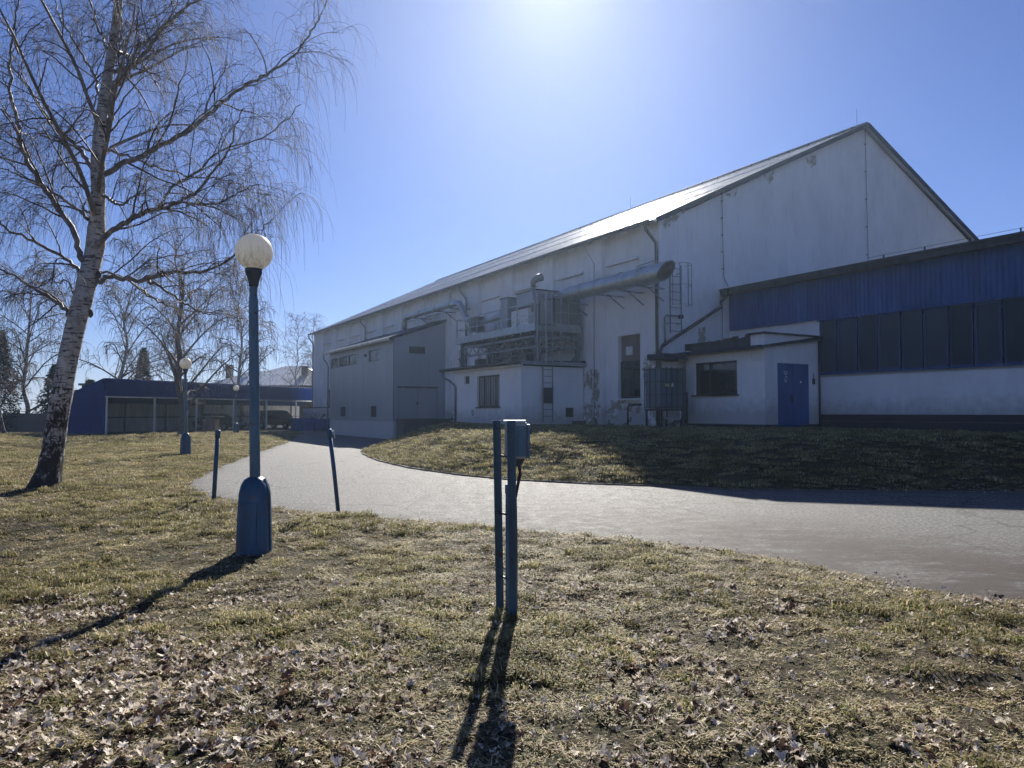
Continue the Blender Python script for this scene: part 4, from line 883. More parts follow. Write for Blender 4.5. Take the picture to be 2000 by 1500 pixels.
def car(label, s, d, suv):
    # nose towards +x of the carport frame
    c = cp_thing('parked_car', label, 'car', s, d, .05, 'dark cars in the carport')
    w2 = .9; Lc = 4.5; o3 = (d, s, .05)
    H1, H2 = (.95, 1.72) if suv else (.82, 1.42)
    body = [(-2.25, .35), (2.2, .30), (2.28, .6), (2.1, H1 - .12), (1.1, H1), (-1.9, H1 + .04), (-2.22, H1 - .05), (-2.3, .6)]
    green = [(1.0, H1 - .01), (.35, H2 - .06), (-.2, H2), (-1.3 if not suv else -1.9, H2 - .04), (-2.0 if not suv else -2.15, H1 + .02)]
    def loft(poly, wa, wb, zlo, zhi):
        m = MB(); n = len(poly); vs = []
        for s_ in (-1, 1):
            for (x, z) in poly:
                w = wa + (wb - wa) * max(0, min(1, (z - zlo) / (zhi - zlo))); vs.append((d + x, s + s_ * w, .05 + z))
        m.add(vs, [tuple(range(n))[::-1], tuple(range(n, 2 * n))] + [(k, (k + 1) % n, n + (k + 1) % n, n + k) for k in range(n)]); return m
    bo = loft(body, .9, .84, .3, H1 + .05).build('body', 'car_black', c)
    bv = bo.modifiers.new('b', 'BEVEL'); bv.width = .06; bv.segments = 3
    g = loft(green, .82, .62, H1, H2).build('cabin_glass', 'dark_glass', c); bv = g.modifiers.new('b', 'BEVEL'); bv.width = .05; bv.segments = 2
    m = MB(); m.prism([(d + .32, H2 + .0), (d - .2, H2 + .06), (d + (-1.3 if not suv else -1.9), H2 + .02), (d + (-1.25 if not suv else -1.85), H2 - .03), (d + .3, H2 - .04)], 1, s - .6, s + .6); m.build('roof', 'car_black', c)
    for x in (-1.4, 1.4):
        for y in (-.82, .82):
            wh = MB().tube([(d + x, s + y - .1, .37), (d + x, s + y + .1, .37)], .33, 20).build('wheel', 'black_rubber', c)
            MB().tube([(d + x, s + y - .108, .37), (d + x, s + y + .108, .37)], .2, 14).build('rim', 'galvanised', wh)
    for y in (-.66, .66): MB().box(d + 2.12, d + 2.27, s + y - .2, s + y + .2, .70, .84).build('headlight', 'car_light', c)
    MB().box(d + 2.22, d + 2.31, s - .4, s + .4, .5, .72).build('grille', 'galvanised', c)
    return c
car('low dark sedan parked in the carport behind the farthest lamp', 13.0, -2.6, False)
car('taller dark estate car parked in the carport next to the hall', 20.6, -2.6, True)
gl = thing('brick_grill', 'small brick pillar with flat slab on the lawn edge before the carport', 'grill', -23.3, 57.5, 0, frame=False)
MB().box(-.5, .5, -.4, .4, 0, 1.05).build('brick_body', 'brick_grill', gl); MB().box(-.85, .85, -.5, .5, 1.2, 1.28).build('slab', 'concrete', gl); MB().box(-.3, .3, -.3, .3, 1.052, 1.198).build('neck', 'concrete', gl)
# house behind
hs_ = thing('hip_roof_house', 'brown house with pale metal hip roof behind the carport', 'house', -36, 100, 0, frame=False)
m = MB(); m.box(-22, 16, 0, 12, 0, 5.2); m.build('wall', 'brown_wall', hs_)
m = MB()
def hip(x0, x1, y0, y1, z0, rx0, rx1, z1):
    ym = (y0 + y1) / 2; m.add([(x0, y0, z0), (x1, y0, z0), (x1, y1, z0), (x0, y1, z0), (rx0, ym, z1), (rx1, ym, z1)], [(0, 1, 5, 4), (1, 2, 5), (2, 3, 4, 5), (3, 0, 4)])
hip(-4, 13, -.5, 12.5, 5.22, 3.6, 6.2, 8.2); hip(-6, 4.5, .5, 11.5, 5.21, -1.0, 4.4, 7.5)
rf = m.build('roof', 'house_roof', hs_)
m = MB()
for k in range(30):
    x = -3.6 + k * .55; 
    t_ = 1.0 if 3.6 < x < 6.2 else max(.05, (x + 4) / 7.6 if x <= 3.6 else (13 - x) / 6.8)
    m.bar((x, -.5, 5.26), (x if t_ == 1 else x, -.5 + 6.5 * t_, 5.26 + 2.98 * t_), .06, .06)
m.build('roof_seams', 'dirty_slat', rf)
for (x, y, z) in ((7.2, 3.2, 7.9), (-.6, 4.5, 8.3), (-4.0, 5, 8.2), (-10.5, 5, 6.2)):
    m = MB(); m.box(x - .4, x + .4, y - .4, y + .4, 5.0, z); m.box(x - .47, x + .47, y - .47, y + .47, z, z + .12); m.build('chimney', 'brown_wall', rf)
m = MB(); m.box(-22.3, -6.2, -.3, 12, 5.21, 5.5); m.build('flat_roof', 'roof_felt', hs_)
for k in range(6): x = -20 + k * 2.4; MB().box(x, x + 1.1, -.03, -.002, 3.3, 4.6).build('window', 'dark_glass', hs_)
# concrete fence at left
fc = thing('panel_fence', 'low concrete panel fence behind the big birch at the left', 'fence', -62, 62, 0, frame=False, rz=R(-6))
m = MB()
for k in range(12): m.box(k * 2.5 + .07, k * 2.5 + 2.43, -.04, .04, 0, 1.5)
m.build('panel', 'concrete', fc)
for k in range(13): MB().box(k * 2.5 - .07, k * 2.5 + .07, -.08, .08, 0, 1.75).build('fence_post', 'concrete', fc)

# ------------------------------------------------------------------ trees
def tubes_mesh(name, lines, n, mat, parent, loc=(0, 0, 0)):
    V, Q, off = [], [], 0
    ang = np.arange(n) * 2 * np.pi / n
    for P, r in lines:
        P = np.asarray(P, float); r = np.asarray(r, float); T = np.gradient(P, axis=0); T /= np.linalg.norm(T, axis=1)[:, None] + 1e-9
        ref = np.array([.31, .17, .93]) if abs(T[0] @ np.array([.31, .17, .93])) < .85 else np.array([1., .1, 0])
        A = np.cross(T, ref); A /= np.linalg.norm(A, axis=1)[:, None] + 1e-9; B = np.cross(T, A)
        ring = P[:, None] + r[:, None, None] * (A[:, None] * np.cos(ang)[None, :, None] + B[:, None] * np.sin(ang)[None, :, None])
        V.append(ring.reshape(-1, 3)); m_ = len(P); i = (np.arange(m_ - 1)[:, None] * n); k = np.arange(n)[None, :]; k2 = (k + 1) % n
        Q.append(np.stack([(i + k), (i + k2), (i + n + k2), (i + n + k)], -1).reshape(-1, 4) + off); off += m_ * n
    me = grid_mesh(name, np.concatenate(V) - np.array(loc), np.concatenate(Q), mat)
    o = bpy.data.objects.new(name, me); COL.objects.link(o)
    if parent: o.parent = parent
    return o
def spline(P, k=4):
    P = np.asarray(P, float); out = []
    Q = np.vstack([2 * P[0] - P[1], P, 2 * P[-1] - P[-2]])
    for i in range(1, len(Q) - 2):
        for t_ in np.linspace(0, 1, k, endpoint=False):
            a, b, c, d = Q[i - 1], Q[i], Q[i + 1], Q[i + 2]
            out.append(.5 * ((2 * b) + (-a + c) * t_ + (2 * a - 5 * b + 4 * c - d) * t_ ** 2 + (-a + 3 * b - 3 * c + d) * t_ ** 3))
    out.append(P[-1]); return np.array(out)
class Tree:
    def __init__(s, seed, droop=1.0, tw=.0032, scale=1.0, twigs=1.0, minr=.004):
        s.r = np.random.default_rng(seed); s.thick, s.mid, s.thin = [], [], []; s.droop = droop; s.tw = tw; s.sc = scale; s.tn = twigs; s.minr = minr
    def grow(s, p, d, L, r, nseg, grav=0.0, wob=.22, up=0.0):
        P = [p]; st = L / nseg; d = d / np.linalg.norm(d)
        for i in range(nseg):
            d = d + s.r.normal(0, wob, 3) * .6 + np.array([0, 0, up - grav * (i + 1) / nseg]); d /= np.linalg.norm(d); P.append(P[-1] + d * st)
        return np.array(P)
    def side(s, T, lo=.5, hi=1.05):
        v = s.r.normal(0, 1, 3); v -= T * (v @ T); v /= np.linalg.norm(v) + 1e-9; a = s.r.uniform(lo, hi); return T * math.cos(a) + v * math.sin(a)
    def along(s, P, t_):
        f = t_ * (len(P) - 1); i = min(int(f), len(P) - 2); q = P[i] + (P[i + 1] - P[i]) * (f - i); T = P[i + 1] - P[i]; return q, T / (np.linalg.norm(T) + 1e-9)
    def twigs_on(s, P, n, Lr=(.5, 1.3)):
        for _ in range(max(1, int(n * s.tn + .5))):
            t_ = s.r.uniform(.15, 1); q, T = s.along(P, t_); d = s.side(T, .3, .9); d[2] *= .6
            Lx = s.r.uniform(*Lr) * s.sc
            p = s.grow(q, d, Lx, s.tw, 6, 1.0 * s.droop, .26); s.thin.append((p, np.linspace(s.tw, s.tw * .45, len(p))))
            if s.r.random() < .55:
                q2, T2 = s.along(p, s.r.uniform(.2, .7)); p2 = s.grow(q2, s.side(T2, .4, .8), Lx * .55, s.tw, 4, .8 * s.droop, .16); s.thin.append((p2, np.linspace(s.tw * .8, s.tw * .4, len(p2))))
    def limb(s, P, r0, r1, n2, n3=6, n4=5, l2=.28):
        L = np.linalg.norm(np.diff(P, axis=0), axis=1).sum(); rr = np.linspace(r0, max(r1, s.minr), len(P)); s.thick.append((P, rr))
        for i in range(n2):
            t_ = .12 + .88 * (i + s.r.random()) / n2; q, T = s.along(P, t_); rb = r0 + (r1 - r0) * t_
            Lb = (l2 * L * (1.15 - .75 * t_) + .35 * s.sc) * s.r.uniform(.6, 1.25); d = s.side(T, .45, 1.0); d[2] += .18
            r2 = max(min(rb * .5, .022 * s.sc), s.minr); b = s.grow(q, d, Lb, r2, 7, .22 * s.droop, .2, .05); s.mid.append((b, np.linspace(r2, max(.3 * r2, s.minr * .7), len(b))))
            for j in range(n3):
                t3 = .15 + .85 * (j + s.r.random()) / n3; q, T = s.along(b, t3); L3 = Lb * .42 * s.r.uniform(.5, 1.2) * (1.2 - .6 * t3) + .12 * s.sc
                c = s.grow(q, s.side(T, .4, .95), L3, r2 * .4, 5, .35 * s.droop, .22); r3 = max(r2 * .35, s.tw * 1.2); s.mid.append((c, np.linspace(r3, s.tw, len(c))))
                s.twigs_on(c, n4)
    def emit(s, parent):
        if s.thick: tubes_mesh('limbs', s.thick, 8, s.limb_mat, parent)
        tubes_mesh('crown', s.mid + s.thin if not s.split else s.mid, 4, s.twig_mat, parent) if s.mid else None
        if s.split: tubes_mesh('twigs', s.thin, 3, s.twig_mat, parent)
    limb_mat = 'limb_bark'; twig_mat = 'twig_bark'; split = True
# the near birch, limbs traced from its picture, each given its own depth
BD = 15.0; K = BD / F_PX
bx_, by_ = -9.32, 15.0
def bt(x, y): return ((x - 1000) * K - bx_, EYE + (806 - y) * K)     # local x, z at the tree's own distance
birch = thing('birch_tree', 'big leaning white-barked birch with bare drooping twigs at the left', 'tree', bx_, by_, 0, frame=False)
TR = [(84, 985, 27), (86, 955, 25), (91, 925, 21.5), (99, 880, 19.5), (110, 820, 19), (124, 760, 18.5), (138, 700, 18), (151, 640, 18), (160, 590, 18), (166, 545, 18.5), (171, 500, 17), (174, 470, 18), (177, 420, 14), (181, 370, 13), (184, 330, 13), (187, 290, 11.5), (191, 240, 11), (196, 180, 10), (201, 110, 9.2), (206, 40, 8.4), (212, -60, 7), (220, -200, 5.2), (224, -330, 3.2), (226, -440, 1.2)]
P = [(bt(x, y)[0], .12 * math.sin(i * .7), bt(x, y)[1]) for i, (x, y, r_) in enumerate(TR)]; rad = [r_ * K for x, y, r_ in TR]
PS = spline(P, 5); rs = np.interp(np.linspace(0, len(rad) - 1, len(PS)), range(len(rad)), rad)
rg = np.random.default_rng(5); rs = rs * (1 + rg.normal(0, .02, len(rs)))
tr_o = tubes_mesh('trunk', [(PS, rs)], 28, 'birch_bark', birch)
me = tr_o.data; co = np.empty(len(me.vertices) * 3, np.float32); me.vertices.foreach_get('co', co); co = co.reshape(-1, 3)
an = np.tile(np.arange(28) * 2 * np.pi / 28, len(PS)); ctr = np.repeat(PS, 28, 0); zz = ctr[:, 2]
low = np.clip(1 - zz / 2.6, 0, 1); dv = 1 + low * .10 * np.sin(an * 5 + zz * .7) + low ** 6 * .16 * (1 + np.sin(an * 3 + 1)) + .03 * (vnoise(an * 6, zz * 5, 9) - .5) * 2 + .05 * low * (vnoise(an * 9, zz * 7, 12) - .5) * 2
co = ctr + (co - ctr) * dv[:, None]; me.vertices.foreach_set('co', co.astype(np.float32).ravel()); me.update()
def z1(p): return [(x / 2.679, y / 2.679) for x, y in p]
def z2(p): return [(x / 2.727, 450 + y / 2.727) for x, y in p]
LIMBS = [ # (points in picture px, start radius px, end radius, depth slope)
 (z1([(500, 915), (540, 885), (600, 845), (700, 795), (800, 740), (900, 675), (1000, 590), (1060, 530), (1120, 470), (1220, 405), (1300, 350), (1400, 275), (1460, 200), (1510, 110), (1550, 20), (1580, -90)]), 6.0, 1.2, .15, 16),
 (z1([(520, 680), (545, 620), (585, 480), (600, 420), (640, 365), (700, 330), (760, 290), (830, 220), (900, 140), (960, 80), (1060, 20), (1200, -60), (1330, -180)]), 6.5, 1.3, -.3, 14),
 (z1([(610, 395), (630, 330), (650, 210), (700, 165), (770, 100), (820, 20), (860, -90), (900, -220)]), 3.6, 1.0, .5, 9),
 (z1([(600, 420), (625, 300), (632, 180), (620, 60), (610, -60), (640, -250)]), 3.4, 1.2, -.4, 8),
 (z1([(485, 1290), (520, 1250), (600, 1190), (680, 1150), (740, 1120), (800, 1097), (880, 1088), (960, 1068), (1050, 1030), (1130, 985), (1230, 905), (1310, 820), (1360, 740), (1400, 640), (1440, 560)]), 6.0, 1.1, -.25, 16),
 (z1([(800, 1092), (830, 1030), (870, 960), (930, 910), (1000, 850), (1050, 790), (1130, 740), (1250, 700), (1350, 610), (1420, 520)]), 3.4, .9, .3, 12),
 (z1([(960, 1068), (1060, 1050), (1160, 1055), (1260, 1040), (1360, 1000), (1450, 970), (1560, 955)]), 2.6, .8, -.5, 10),
 (z1([(510, 770), (560, 780), (650, 822), (750, 870), (870, 910), (960, 920), (1040, 940), (1110, 990), (1180, 1010)]), 2.8, .8, .5, 9),
 (z1([(510, 1005), (560, 1025), (620, 1050), (700, 1060), (760, 1030), (820, 1000), (900, 950), (960, 900)]), 3.2, .8, -.6, 9),
 (z1([(480, 1490), (510, 1465), (560, 1448), (640, 1450), (740, 1458), (830, 1440), (900, 1420), (1000, 1425), (1080, 1420), (1180, 1385), (1280, 1330), (1350, 1250), (1420, 1200), (1500, 1140)]), 5.4, 1.0, -.12, 13),
 (z2([(780, 262), (850, 285), (900, 312), (1000, 360), (1080, 395), (1150, 420), (1220, 440), (1300, 452)]), 3.0, .9, -.4, 7),
 (z2([(495, 220), (560, 225), (640, 268), (720, 338), (780, 385), (850, 412), (950, 430), (1060, 442), (1150, 470)]), 2.6, .8, .35, 8),
 (z1([(460, 880), (440, 850), (370, 775), (260, 690), (130, 595), (60, 500), (0, 430), (-90, 340), (-200, 260)]), 5.2, 1.2, .3, 12),
 (z1([(470, 790), (440, 765), (360, 730), (280, 700), (220, 650), (120, 560), (30, 500)]), 2.6, .9, -.5, 8),
 (z1([(420, 1360), (405, 1320), (350, 1180), (280, 1050), (200, 930), (120, 800), (100, 700), (85, 600), (55, 480), (50, 350), (55, 200), (75, 60), (100, -80)]), 6.0, 1.5, -.1, 15),
 (z1([(440, 1140), (410, 1115), (340, 1070), (230, 1020), (120, 975), (0, 930), (-120, 880), (-250, 850)]), 3.6, 1.0, .4, 10),
 (z1([(410, 1430), (390, 1400), (320, 1330), (230, 1270), (130, 1215), (30, 1150), (-90, 1080), (-220, 1030)]), 4.2, 1.0, -.3, 11),
 (z2([(375, 460), (350, 430), (290, 380), (200, 330), (100, 280), (0, 222), (-120, 170), (-260, 110)]), 5.0, 1.1, .1, 12),
 (z1([(490, 480), (465, 440), (440, 365), (370, 285), (300, 200), (230, 120), (160, 30), (120, -70), (60, -200)]), 3.2, 1.0, .35, 10),
 (z1([(450, 1100), (420, 1085), (360, 1040), (300, 970), (220, 900), (160, 820), (90, 760)]), 2.4, .8, -.7, 8),
 (z2([(390, 400), (375, 375), (330, 310), (250, 265), (170, 270), (80, 272), (0, 280)]), 2.0, .7, .8, 7),
 (z1([(490, 470), (460, 480), (400, 560), (340, 600), (260, 620), (200, 640), (120, 650)]), 1.8, .7, .6, 7),
 (z1([(540, 250), (500, 150), (470, 20), (430, -100), (380, -260)]), 2.8, 1.0, -.3, 8),
 (z1([(545, 330), (575, 180), (620, 90), (700, 20), (780, -120)]), 2.2, .8, .8, 7),
 (z1([(120, 800), (60, 750), (0, 700), (-100, 640)]), 2.4, .9, .3, 6),
 (z1([(50, 250), (20, 150), (-30, 60), (-80, -40)]), 2.0, .8, -.3, 6),
 (z1([(300, 970), (310, 965), (380, 968), (440, 955)]), 1.6, .8, .1, 2)]
T = Tree(11, droop=1.0, tw=.0030, twigs=.48, minr=.005); T.limb_mat = 'birch_limb'
for k, (pp_, r0, r1, dep, n2) in enumerate(LIMBS):
    q0 = bt(*pp_[0]); pts = []
    for (x, y) in pp_:
        lx, lz = bt(x, y); s_ = abs(lx - q0[0]) + .3 * abs(lz - q0[1]); pts.append((lx * (1 + dep * s_ / BD), dep * s_, EYE + (lz - EYE) * (1 + dep * s_ / BD)))
    Pl = spline(pts, 4); Pl = Pl + T.r.normal(0, .018, Pl.shape); Pl[0] = pts[0]
    T.limb(Pl, r0 * K, r1 * K, n2, 6, 6)
# limbs reaching toward and away from the viewer, and the top
for k in range(9):
    t_ = T.r.uniform(.5, .97); i = int(t_ * (len(PS) - 1)); d = np.array([T.r.uniform(-.5, .5), (1 if k % 2 else -1) * T.r.uniform(.5, 1), T.r.uniform(.3, .9)])
    Lx = (1.25 - t_) * 6.0 + .8; Pl = T.grow(PS[i], d, Lx, .05, 12, .1, .1); T.limb(Pl, .05 * (1.3 - t_) + .012, .008, 9, 5, 5)
# long hanging strings at the right hand rim
for k in range(300):
    i = T.r.integers(0, 7); li = T.thick[[0, 1, 4, 5, 6, 9, 0][i]][0]; q, TT = T.along(li, T.r.uniform(.5, .9)); q = q + T.r.normal(0, .3, 3)
    p = T.grow(q, np.array([T.r.uniform(-.3, .45), T.r.normal(0, .4), T.r.uniform(-.3, .4)]), T.r.uniform(.8, 2.3), .004, 12, .8, .16); T.thin.append((p, np.linspace(.0042, .002, len(p))))
T.emit(birch)
# knots and stubs
m = MB(); 
for (x, y, sx) in ((176, 612, .09), (133, 612, -.08), (190, 536, .05)):
    lx, lz = bt(x, y); m.lathe([(.01, -.09), (.045, -.05), (.055, 0), (.04, .06), (.01, .09)], 10, (lx, -.05, lz))
m.each('knot', 'limb_bark', birch, smooth=True)

def bg_birch(name, label, x, y, H, seed, spread=.42, nl=20, tw=.012, lean=0, lowest=.22, r0=.16, mat='far_twig', cat='tree', dens=1.0, trunkmat='birch_bark', droop=1.0, group=None, upang=(.5, 1.1)):
    t_ = thing(name, label, cat, x, y, 0, group, frame=False); T = Tree(seed, droop, tw, H / 11.0, .42, tw * 1.2); T.twig_mat = mat; T.limb_mat = mat
    P = [(0, 0, -.2)]; dx = 0
    for k in range(1, 9): P.append((lean * k / 8 + T.r.normal(0, .012 * H), T.r.normal(0, .012 * H), H * k / 8))
    PS = spline(P, 4); rs = np.interp(np.linspace(0, 1, len(PS)), [0, .05, 1], [r0 * 1.35, r0, .02]); tubes_mesh('trunk', [(PS, rs)], 12, trunkmat, t_)
    for k in range(int(nl)):
        f = lowest + (1 - lowest) * (k + T.r.random()) / nl; q, TT = T.along(PS, min(f, .99)); az = k * 2.4 + T.r.normal(0, .4); ua = T.r.uniform(*upang)
        d = np.array([math.cos(az) * math.cos(ua), math.sin(az) * math.cos(ua), math.sin(ua)]); Lb = H * spread * (1.12 - .85 * f) * T.r.uniform(.75, 1.25) + .3
        Pl = T.grow(q, d, Lb, .05, 9, .10 * droop, .10); T.limb(Pl, max(r0 * .42 * (1.15 - f), tw * 2), tw * 1.5, max(3, int(7 * dens)), 4, 3)
    T.emit(t_); return t_
bg_birch('bare_tree', 'low spreading bare tree directly behind the middle lamp in front of the carport', -22.0, 49.5, 13.5, 21, .46, 28, .009, -.3, .10, .25, trunkmat='limb_bark', upang=(.25, 1.15), dens=1.1)
bg_birch('birch_tree', 'slim bare birch rising behind the carport roof left of the middle lamp', -35, 66, 15.5, 22, .40, 24, .016, .8, .1, .2, upang=(.6, 1.2))
bg_birch('birch_tree', 'bare birch with hanging twigs behind the carport between middle and near lamp', -25.5, 70, 15, 23, .34, 24, .016, -.5, .2, .18, droop=1.4)
bg_birch('birch_tree', 'bare birch standing just right of the frame edge conifer behind the big birch', -42, 64, 14.5, 24, .38, 24, .016, .3, .1, .2)
bg_birch('birch_tree', 'leftmost bare birch cut by the left picture edge', -47, 62, 16, 25, .42, 22, .016, .5, .1, .2, droop=1.3)
bg_birch('birch_tree', 'small distant birch above the pale hip roof beside the hall end', -27.0, 92, 13.0, 26, .28, 18, .009, .3, .25, .14, droop=.6, upang=(.7, 1.25))
bg_birch('birch_tree', 'distant birch touching the far corner of the white hall', -24.2, 90, 12.5, 27, .24, 16, .009, .3, .25, .14, droop=.6, upang=(.7, 1.25))
bg_birch('birch_tree', 'leaning slim birch trunk behind the fence at the far left', -37.5, 55, 9, 28, .36, 16, .012, -1.8, .2, .13)
bg_birch('birch_tree', 'small bushy bare tree above the blue end of the carport', -31, 68, 11, 29, .42, 20, .015, .2, .05, .14, upang=(.4, 1.0))
def conifer(label, x, y, H, Rr, seed):
    t_ = thing('conifer_tree', label, 'conifer', x, y, 0, 'dark conifers behind the fence', frame=False); rg = np.random.default_rng(seed)
    MB().tube([(0, 0, -.2), (0, 0, H * .6), (.1, 0, H)], [.22, .12, .02], 8).build('trunk', 'limb_bark', t_)
    n = int(7000 * H / 10); h = rg.random(n) ** 1.1; z = .6 + (H - .6) * h; az = rg.random(n) * 6.283; lay = .75 + .25 * np.sin(z * 4.2 + 2 * np.sin(az * 3 + seed))
    rr = Rr * (1 - h) ** .85 * lay * np.sqrt(rg.random(n)) + .05; c = np.stack([rr * np.cos(az), rr * np.sin(az), z - .22 * rr], 1)
    d = np.stack([np.cos(az), np.sin(az), np.full(n, -.3)], 1) + rg.normal(0, .45, (n, 3)); d /= np.linalg.norm(d, axis=1)[:, None]; s_ = np.cross(d, rg.normal(0, 1, (n, 3))); s_ /= np.linalg.norm(s_, axis=1)[:, None]
    Ls = rg.uniform(.18, .42, n)[:, None]; V = np.stack([c - s_ * .05, c + s_ * .05, c + d * Ls], 1).reshape(-1, 3); Fq = np.arange(n * 3).reshape(-1, 3)
    me = grid_mesh('crown', V, Fq, 'needles', False); o = bpy.data.objects.new('crown', me); COL.objects.link(o); o.parent = t_
conifer('dark spruce cut by the left picture edge, nearest of the conifers', -41.5, 60, 8.2, 2.6, 1)
conifer('lower dark conifer behind the fence just left of the big birch trunk', -38.2, 62, 5.6, 2.2, 2)
conifer('dark conifer mostly outside the left picture edge', -45.5, 61, 7.2, 2.8, 3)
conifer('small dark conifer between fence and blue carport wall', -36.4, 64, 4.4, 1.9, 4)
conifer('hazy distant conifer rising above the carport roof left of the bare tree', -36.8, 74, 8.0, 1.8, 5)

# ------------------------------------------------------------------ grass and leaves (ground cover)
SRC = bpy.data.collections.new('tuft_sources'); LEAF = bpy.data.collections.new('leaf_sources')
rg = np.random.default_rng(3)
def tuft(name, n, rad, h0, h1, lay, mats, w=.0035):
    V, Fq, mi = [], [], []
    for k in range(n):
        a = rg.random() * 6.283; r_ = rad * math.sqrt(rg.random()); x, y = r_ * math.cos(a), r_ * math.sin(a); h = rg.uniform(h0, h1)
        a2 = rg.random() * 6.283; L_ = lay * rg.uniform(.4, 1.3); dx, dy = math.cos(a2) * L_ * h, math.sin(a2) * L_ * h; hz = h * max(.12, 1 - L_ * .55); px, py = -math.sin(a2) * w, math.cos(a2) * w
        b = len(V); V += [(x - px, y - py, -.005), (x + px, y + py, -.005), (x + dx * .45 + px * .8, y + dy * .45 + py * .8, hz * .7), (x + dx * .45 - px * .8, y + dy * .45 - py * .8, hz * .7), (x + dx * 1.15, y + dy * 1.15, hz * rg.uniform(.55, 1.05))]
        Fq += [(b, b + 1, b + 2, b + 3), (b + 3, b + 2, b + 4)]; mm = int(rg.choice(len(mats), p=[m_[1] for m_ in mats])); mi += [mm, mm]
    me = bpy.data.meshes.new(name); me.from_pydata(V, [], Fq)
    for m_ in mats: me.materials.append(M[m_[0]])
    me.polygons.foreach_set('material_index', mi); me.update(); o = bpy.data.objects.new(name, me); SRC.objects.link(o); return o
S_, G_, O_ = 'straw_blade', 'green_blade', 'olive_blade'
for k in range(3): tuft('grass_tuft_a%d' % k, 46, .085, .012, .038, 1.8, [(S_, .50), (O_, .42), (G_, .08)])
for k in range(3): tuft('grass_tuft_b%d' % k, 50, .075, .015, .045, 1.4, [(S_, .34), (O_, .48), (G_, .18)])
for k in range(2): tuft('grass_tuft_c%d' % k, 60, .06, .03, .07, .8, [(S_, .25), (O_, .50), (G_, .25)])
tuft('grass_tuft_d0', 80, .30, .05, .11, 1.1, [(S_, .45), (O_, .48), (G_, .07)], .008); tuft('grass_tuft_d1', 80, .30, .05, .11, 1.0, [(S_, .30), (O_, .55), (G_, .15)], .008)
tuft('grass_tuft_e0', 80, .28, .05, .11, .9, [(S_, .42), (O_, .46), (G_, .12)], .008); tuft('grass_tuft_e1', 80, .28, .05, .12, .8, [(S_, .30), (O_, .50), (G_, .20)], .008)
def leaf(name, mat, seed):
    r = np.random.default_rng(seed); n = 22; pts = []
    for k in range(n):
        a = 2 * math.pi * k / n; lob = .55 + .45 * abs(math.cos(a * 2.5 + .0)) ** .7; rr = .030 * lob * (1.15 if math.cos(a) > 0 else .85) * r.uniform(.85, 1.1); pts.append((rr * math.cos(a), rr * math.sin(a)))
    c1, c2, ph = r.uniform(-6, 14), r.uniform(-12, 12), r.random() * 6
    fold = r.uniform(-.1, .45); sx_ = r.uniform(.55, 1.1); pts = [(x * sx_ + r.normal(0, .0015), y + r.normal(0, .0015)) for x, y in pts]
    def zf(x, y): return fold * abs(y) + c1 * x * x + c2 * y * y + .012 * math.sin(60 * x + ph) + .008 * math.sin(75 * y + ph * 2)
    V = [(0, 0, zf(0, 0))] + [(x * .5, y * .5, zf(x * .5, y * .5)) for x, y in pts] + [(x, y, zf(x, y) + r.normal(0, .004)) for x, y in pts]
    Fq = [(0, 1 + k, 1 + (k + 1) % n) for k in range(n)] + [(1 + k, 1 + n + k, 1 + n + (k + 1) % n, 1 + (k + 1) % n) for k in range(n)]
    b = len(V); V += [(-.02, -.001, zf(-.02, 0)), (-.02, .001, zf(-.02, 0)), (-.052, .006, zf(-.02, 0) + .008)]; Fq += [(b, b + 1, b + 2)]
    me = bpy.data.meshes.new(name); me.from_pydata(V, [], Fq); me.materials.append(M[mat]); me.polygons.foreach_set('use_smooth', [True] * len(Fq)); me.update()
    LEAF.objects.link(bpy.data.objects.new(name, me))
for k in range(5): leaf('leaf_a%d' % k, 'dead_leaf_pale', k)
for k in range(4): leaf('leaf_b%d' % k, 'dead_leaf_brown', 20 + k)
def scatter(name, P, rot, scl, idx, coll, label, cat):
    me = bpy.data.meshes.new(name); me.vertices.add(len(P)); me.vertices.foreach_set('co', P.astype(np.float32).ravel())
    a = me.attributes.new('rot', 'FLOAT_VECTOR', 'POINT'); a.data.foreach_set('vector', rot.astype(np.float32).ravel())
    a = me.attributes.new('scl', 'FLOAT', 'POINT'); a.data.foreach_set('value', scl.astype(np.float32))
    a = me.attributes.new('pick', 'INT', 'POINT'); a.data.foreach_set('value', idx.astype(np.int32)); me.update()
    o = bpy.data.objects.new(name, me); COL.objects.link(o); tag(o, label, cat, kind='stuff')
    ng = bpy.data.node_groups.new(name + '_nodes', 'GeometryNodeTree'); ng.interface.new_socket('Geometry', in_out='INPUT', socket_type='NodeSocketGeometry'); ng.interface.new_socket('Geometry', in_out='OUTPUT', socket_type='NodeSocketGeometry')
    N = ng.nodes; Lk = ng.links; gi = N.new('NodeGroupInput'); go = N.new('NodeGroupOutput'); ip = N.new('GeometryNodeInstanceOnPoints'); ci = N.new('GeometryNodeCollectionInfo')
    ci.inputs['Collection'].default_value = coll; ci.inputs['Separate Children'].default_value = True; ci.inputs['Reset Children'].default_value = True
    def attr(nm, ty): n = N.new('GeometryNodeInputNamedAttribute'); n.data_type = ty; n.inputs['Name'].default_value = nm; return n.outputs['Attribute']
    Lk.new(gi.outputs[0], ip.inputs['Points']); Lk.new(ci.outputs[0], ip.inputs['Instance']); ip.inputs['Pick Instance'].default_value = True
    Lk.new(attr('pick', 'INT'), ip.inputs['Instance Index']); Lk.new(attr('rot', 'FLOAT_VECTOR'), ip.inputs['Rotation']); Lk.new(attr('scl', 'FLOAT'), ip.inputs['Scale'])
    Lk.new(ip.outputs[0], go.inputs[0]); md = o.modifiers.new('scatter', 'NODES'); md.node_group = ng; return o
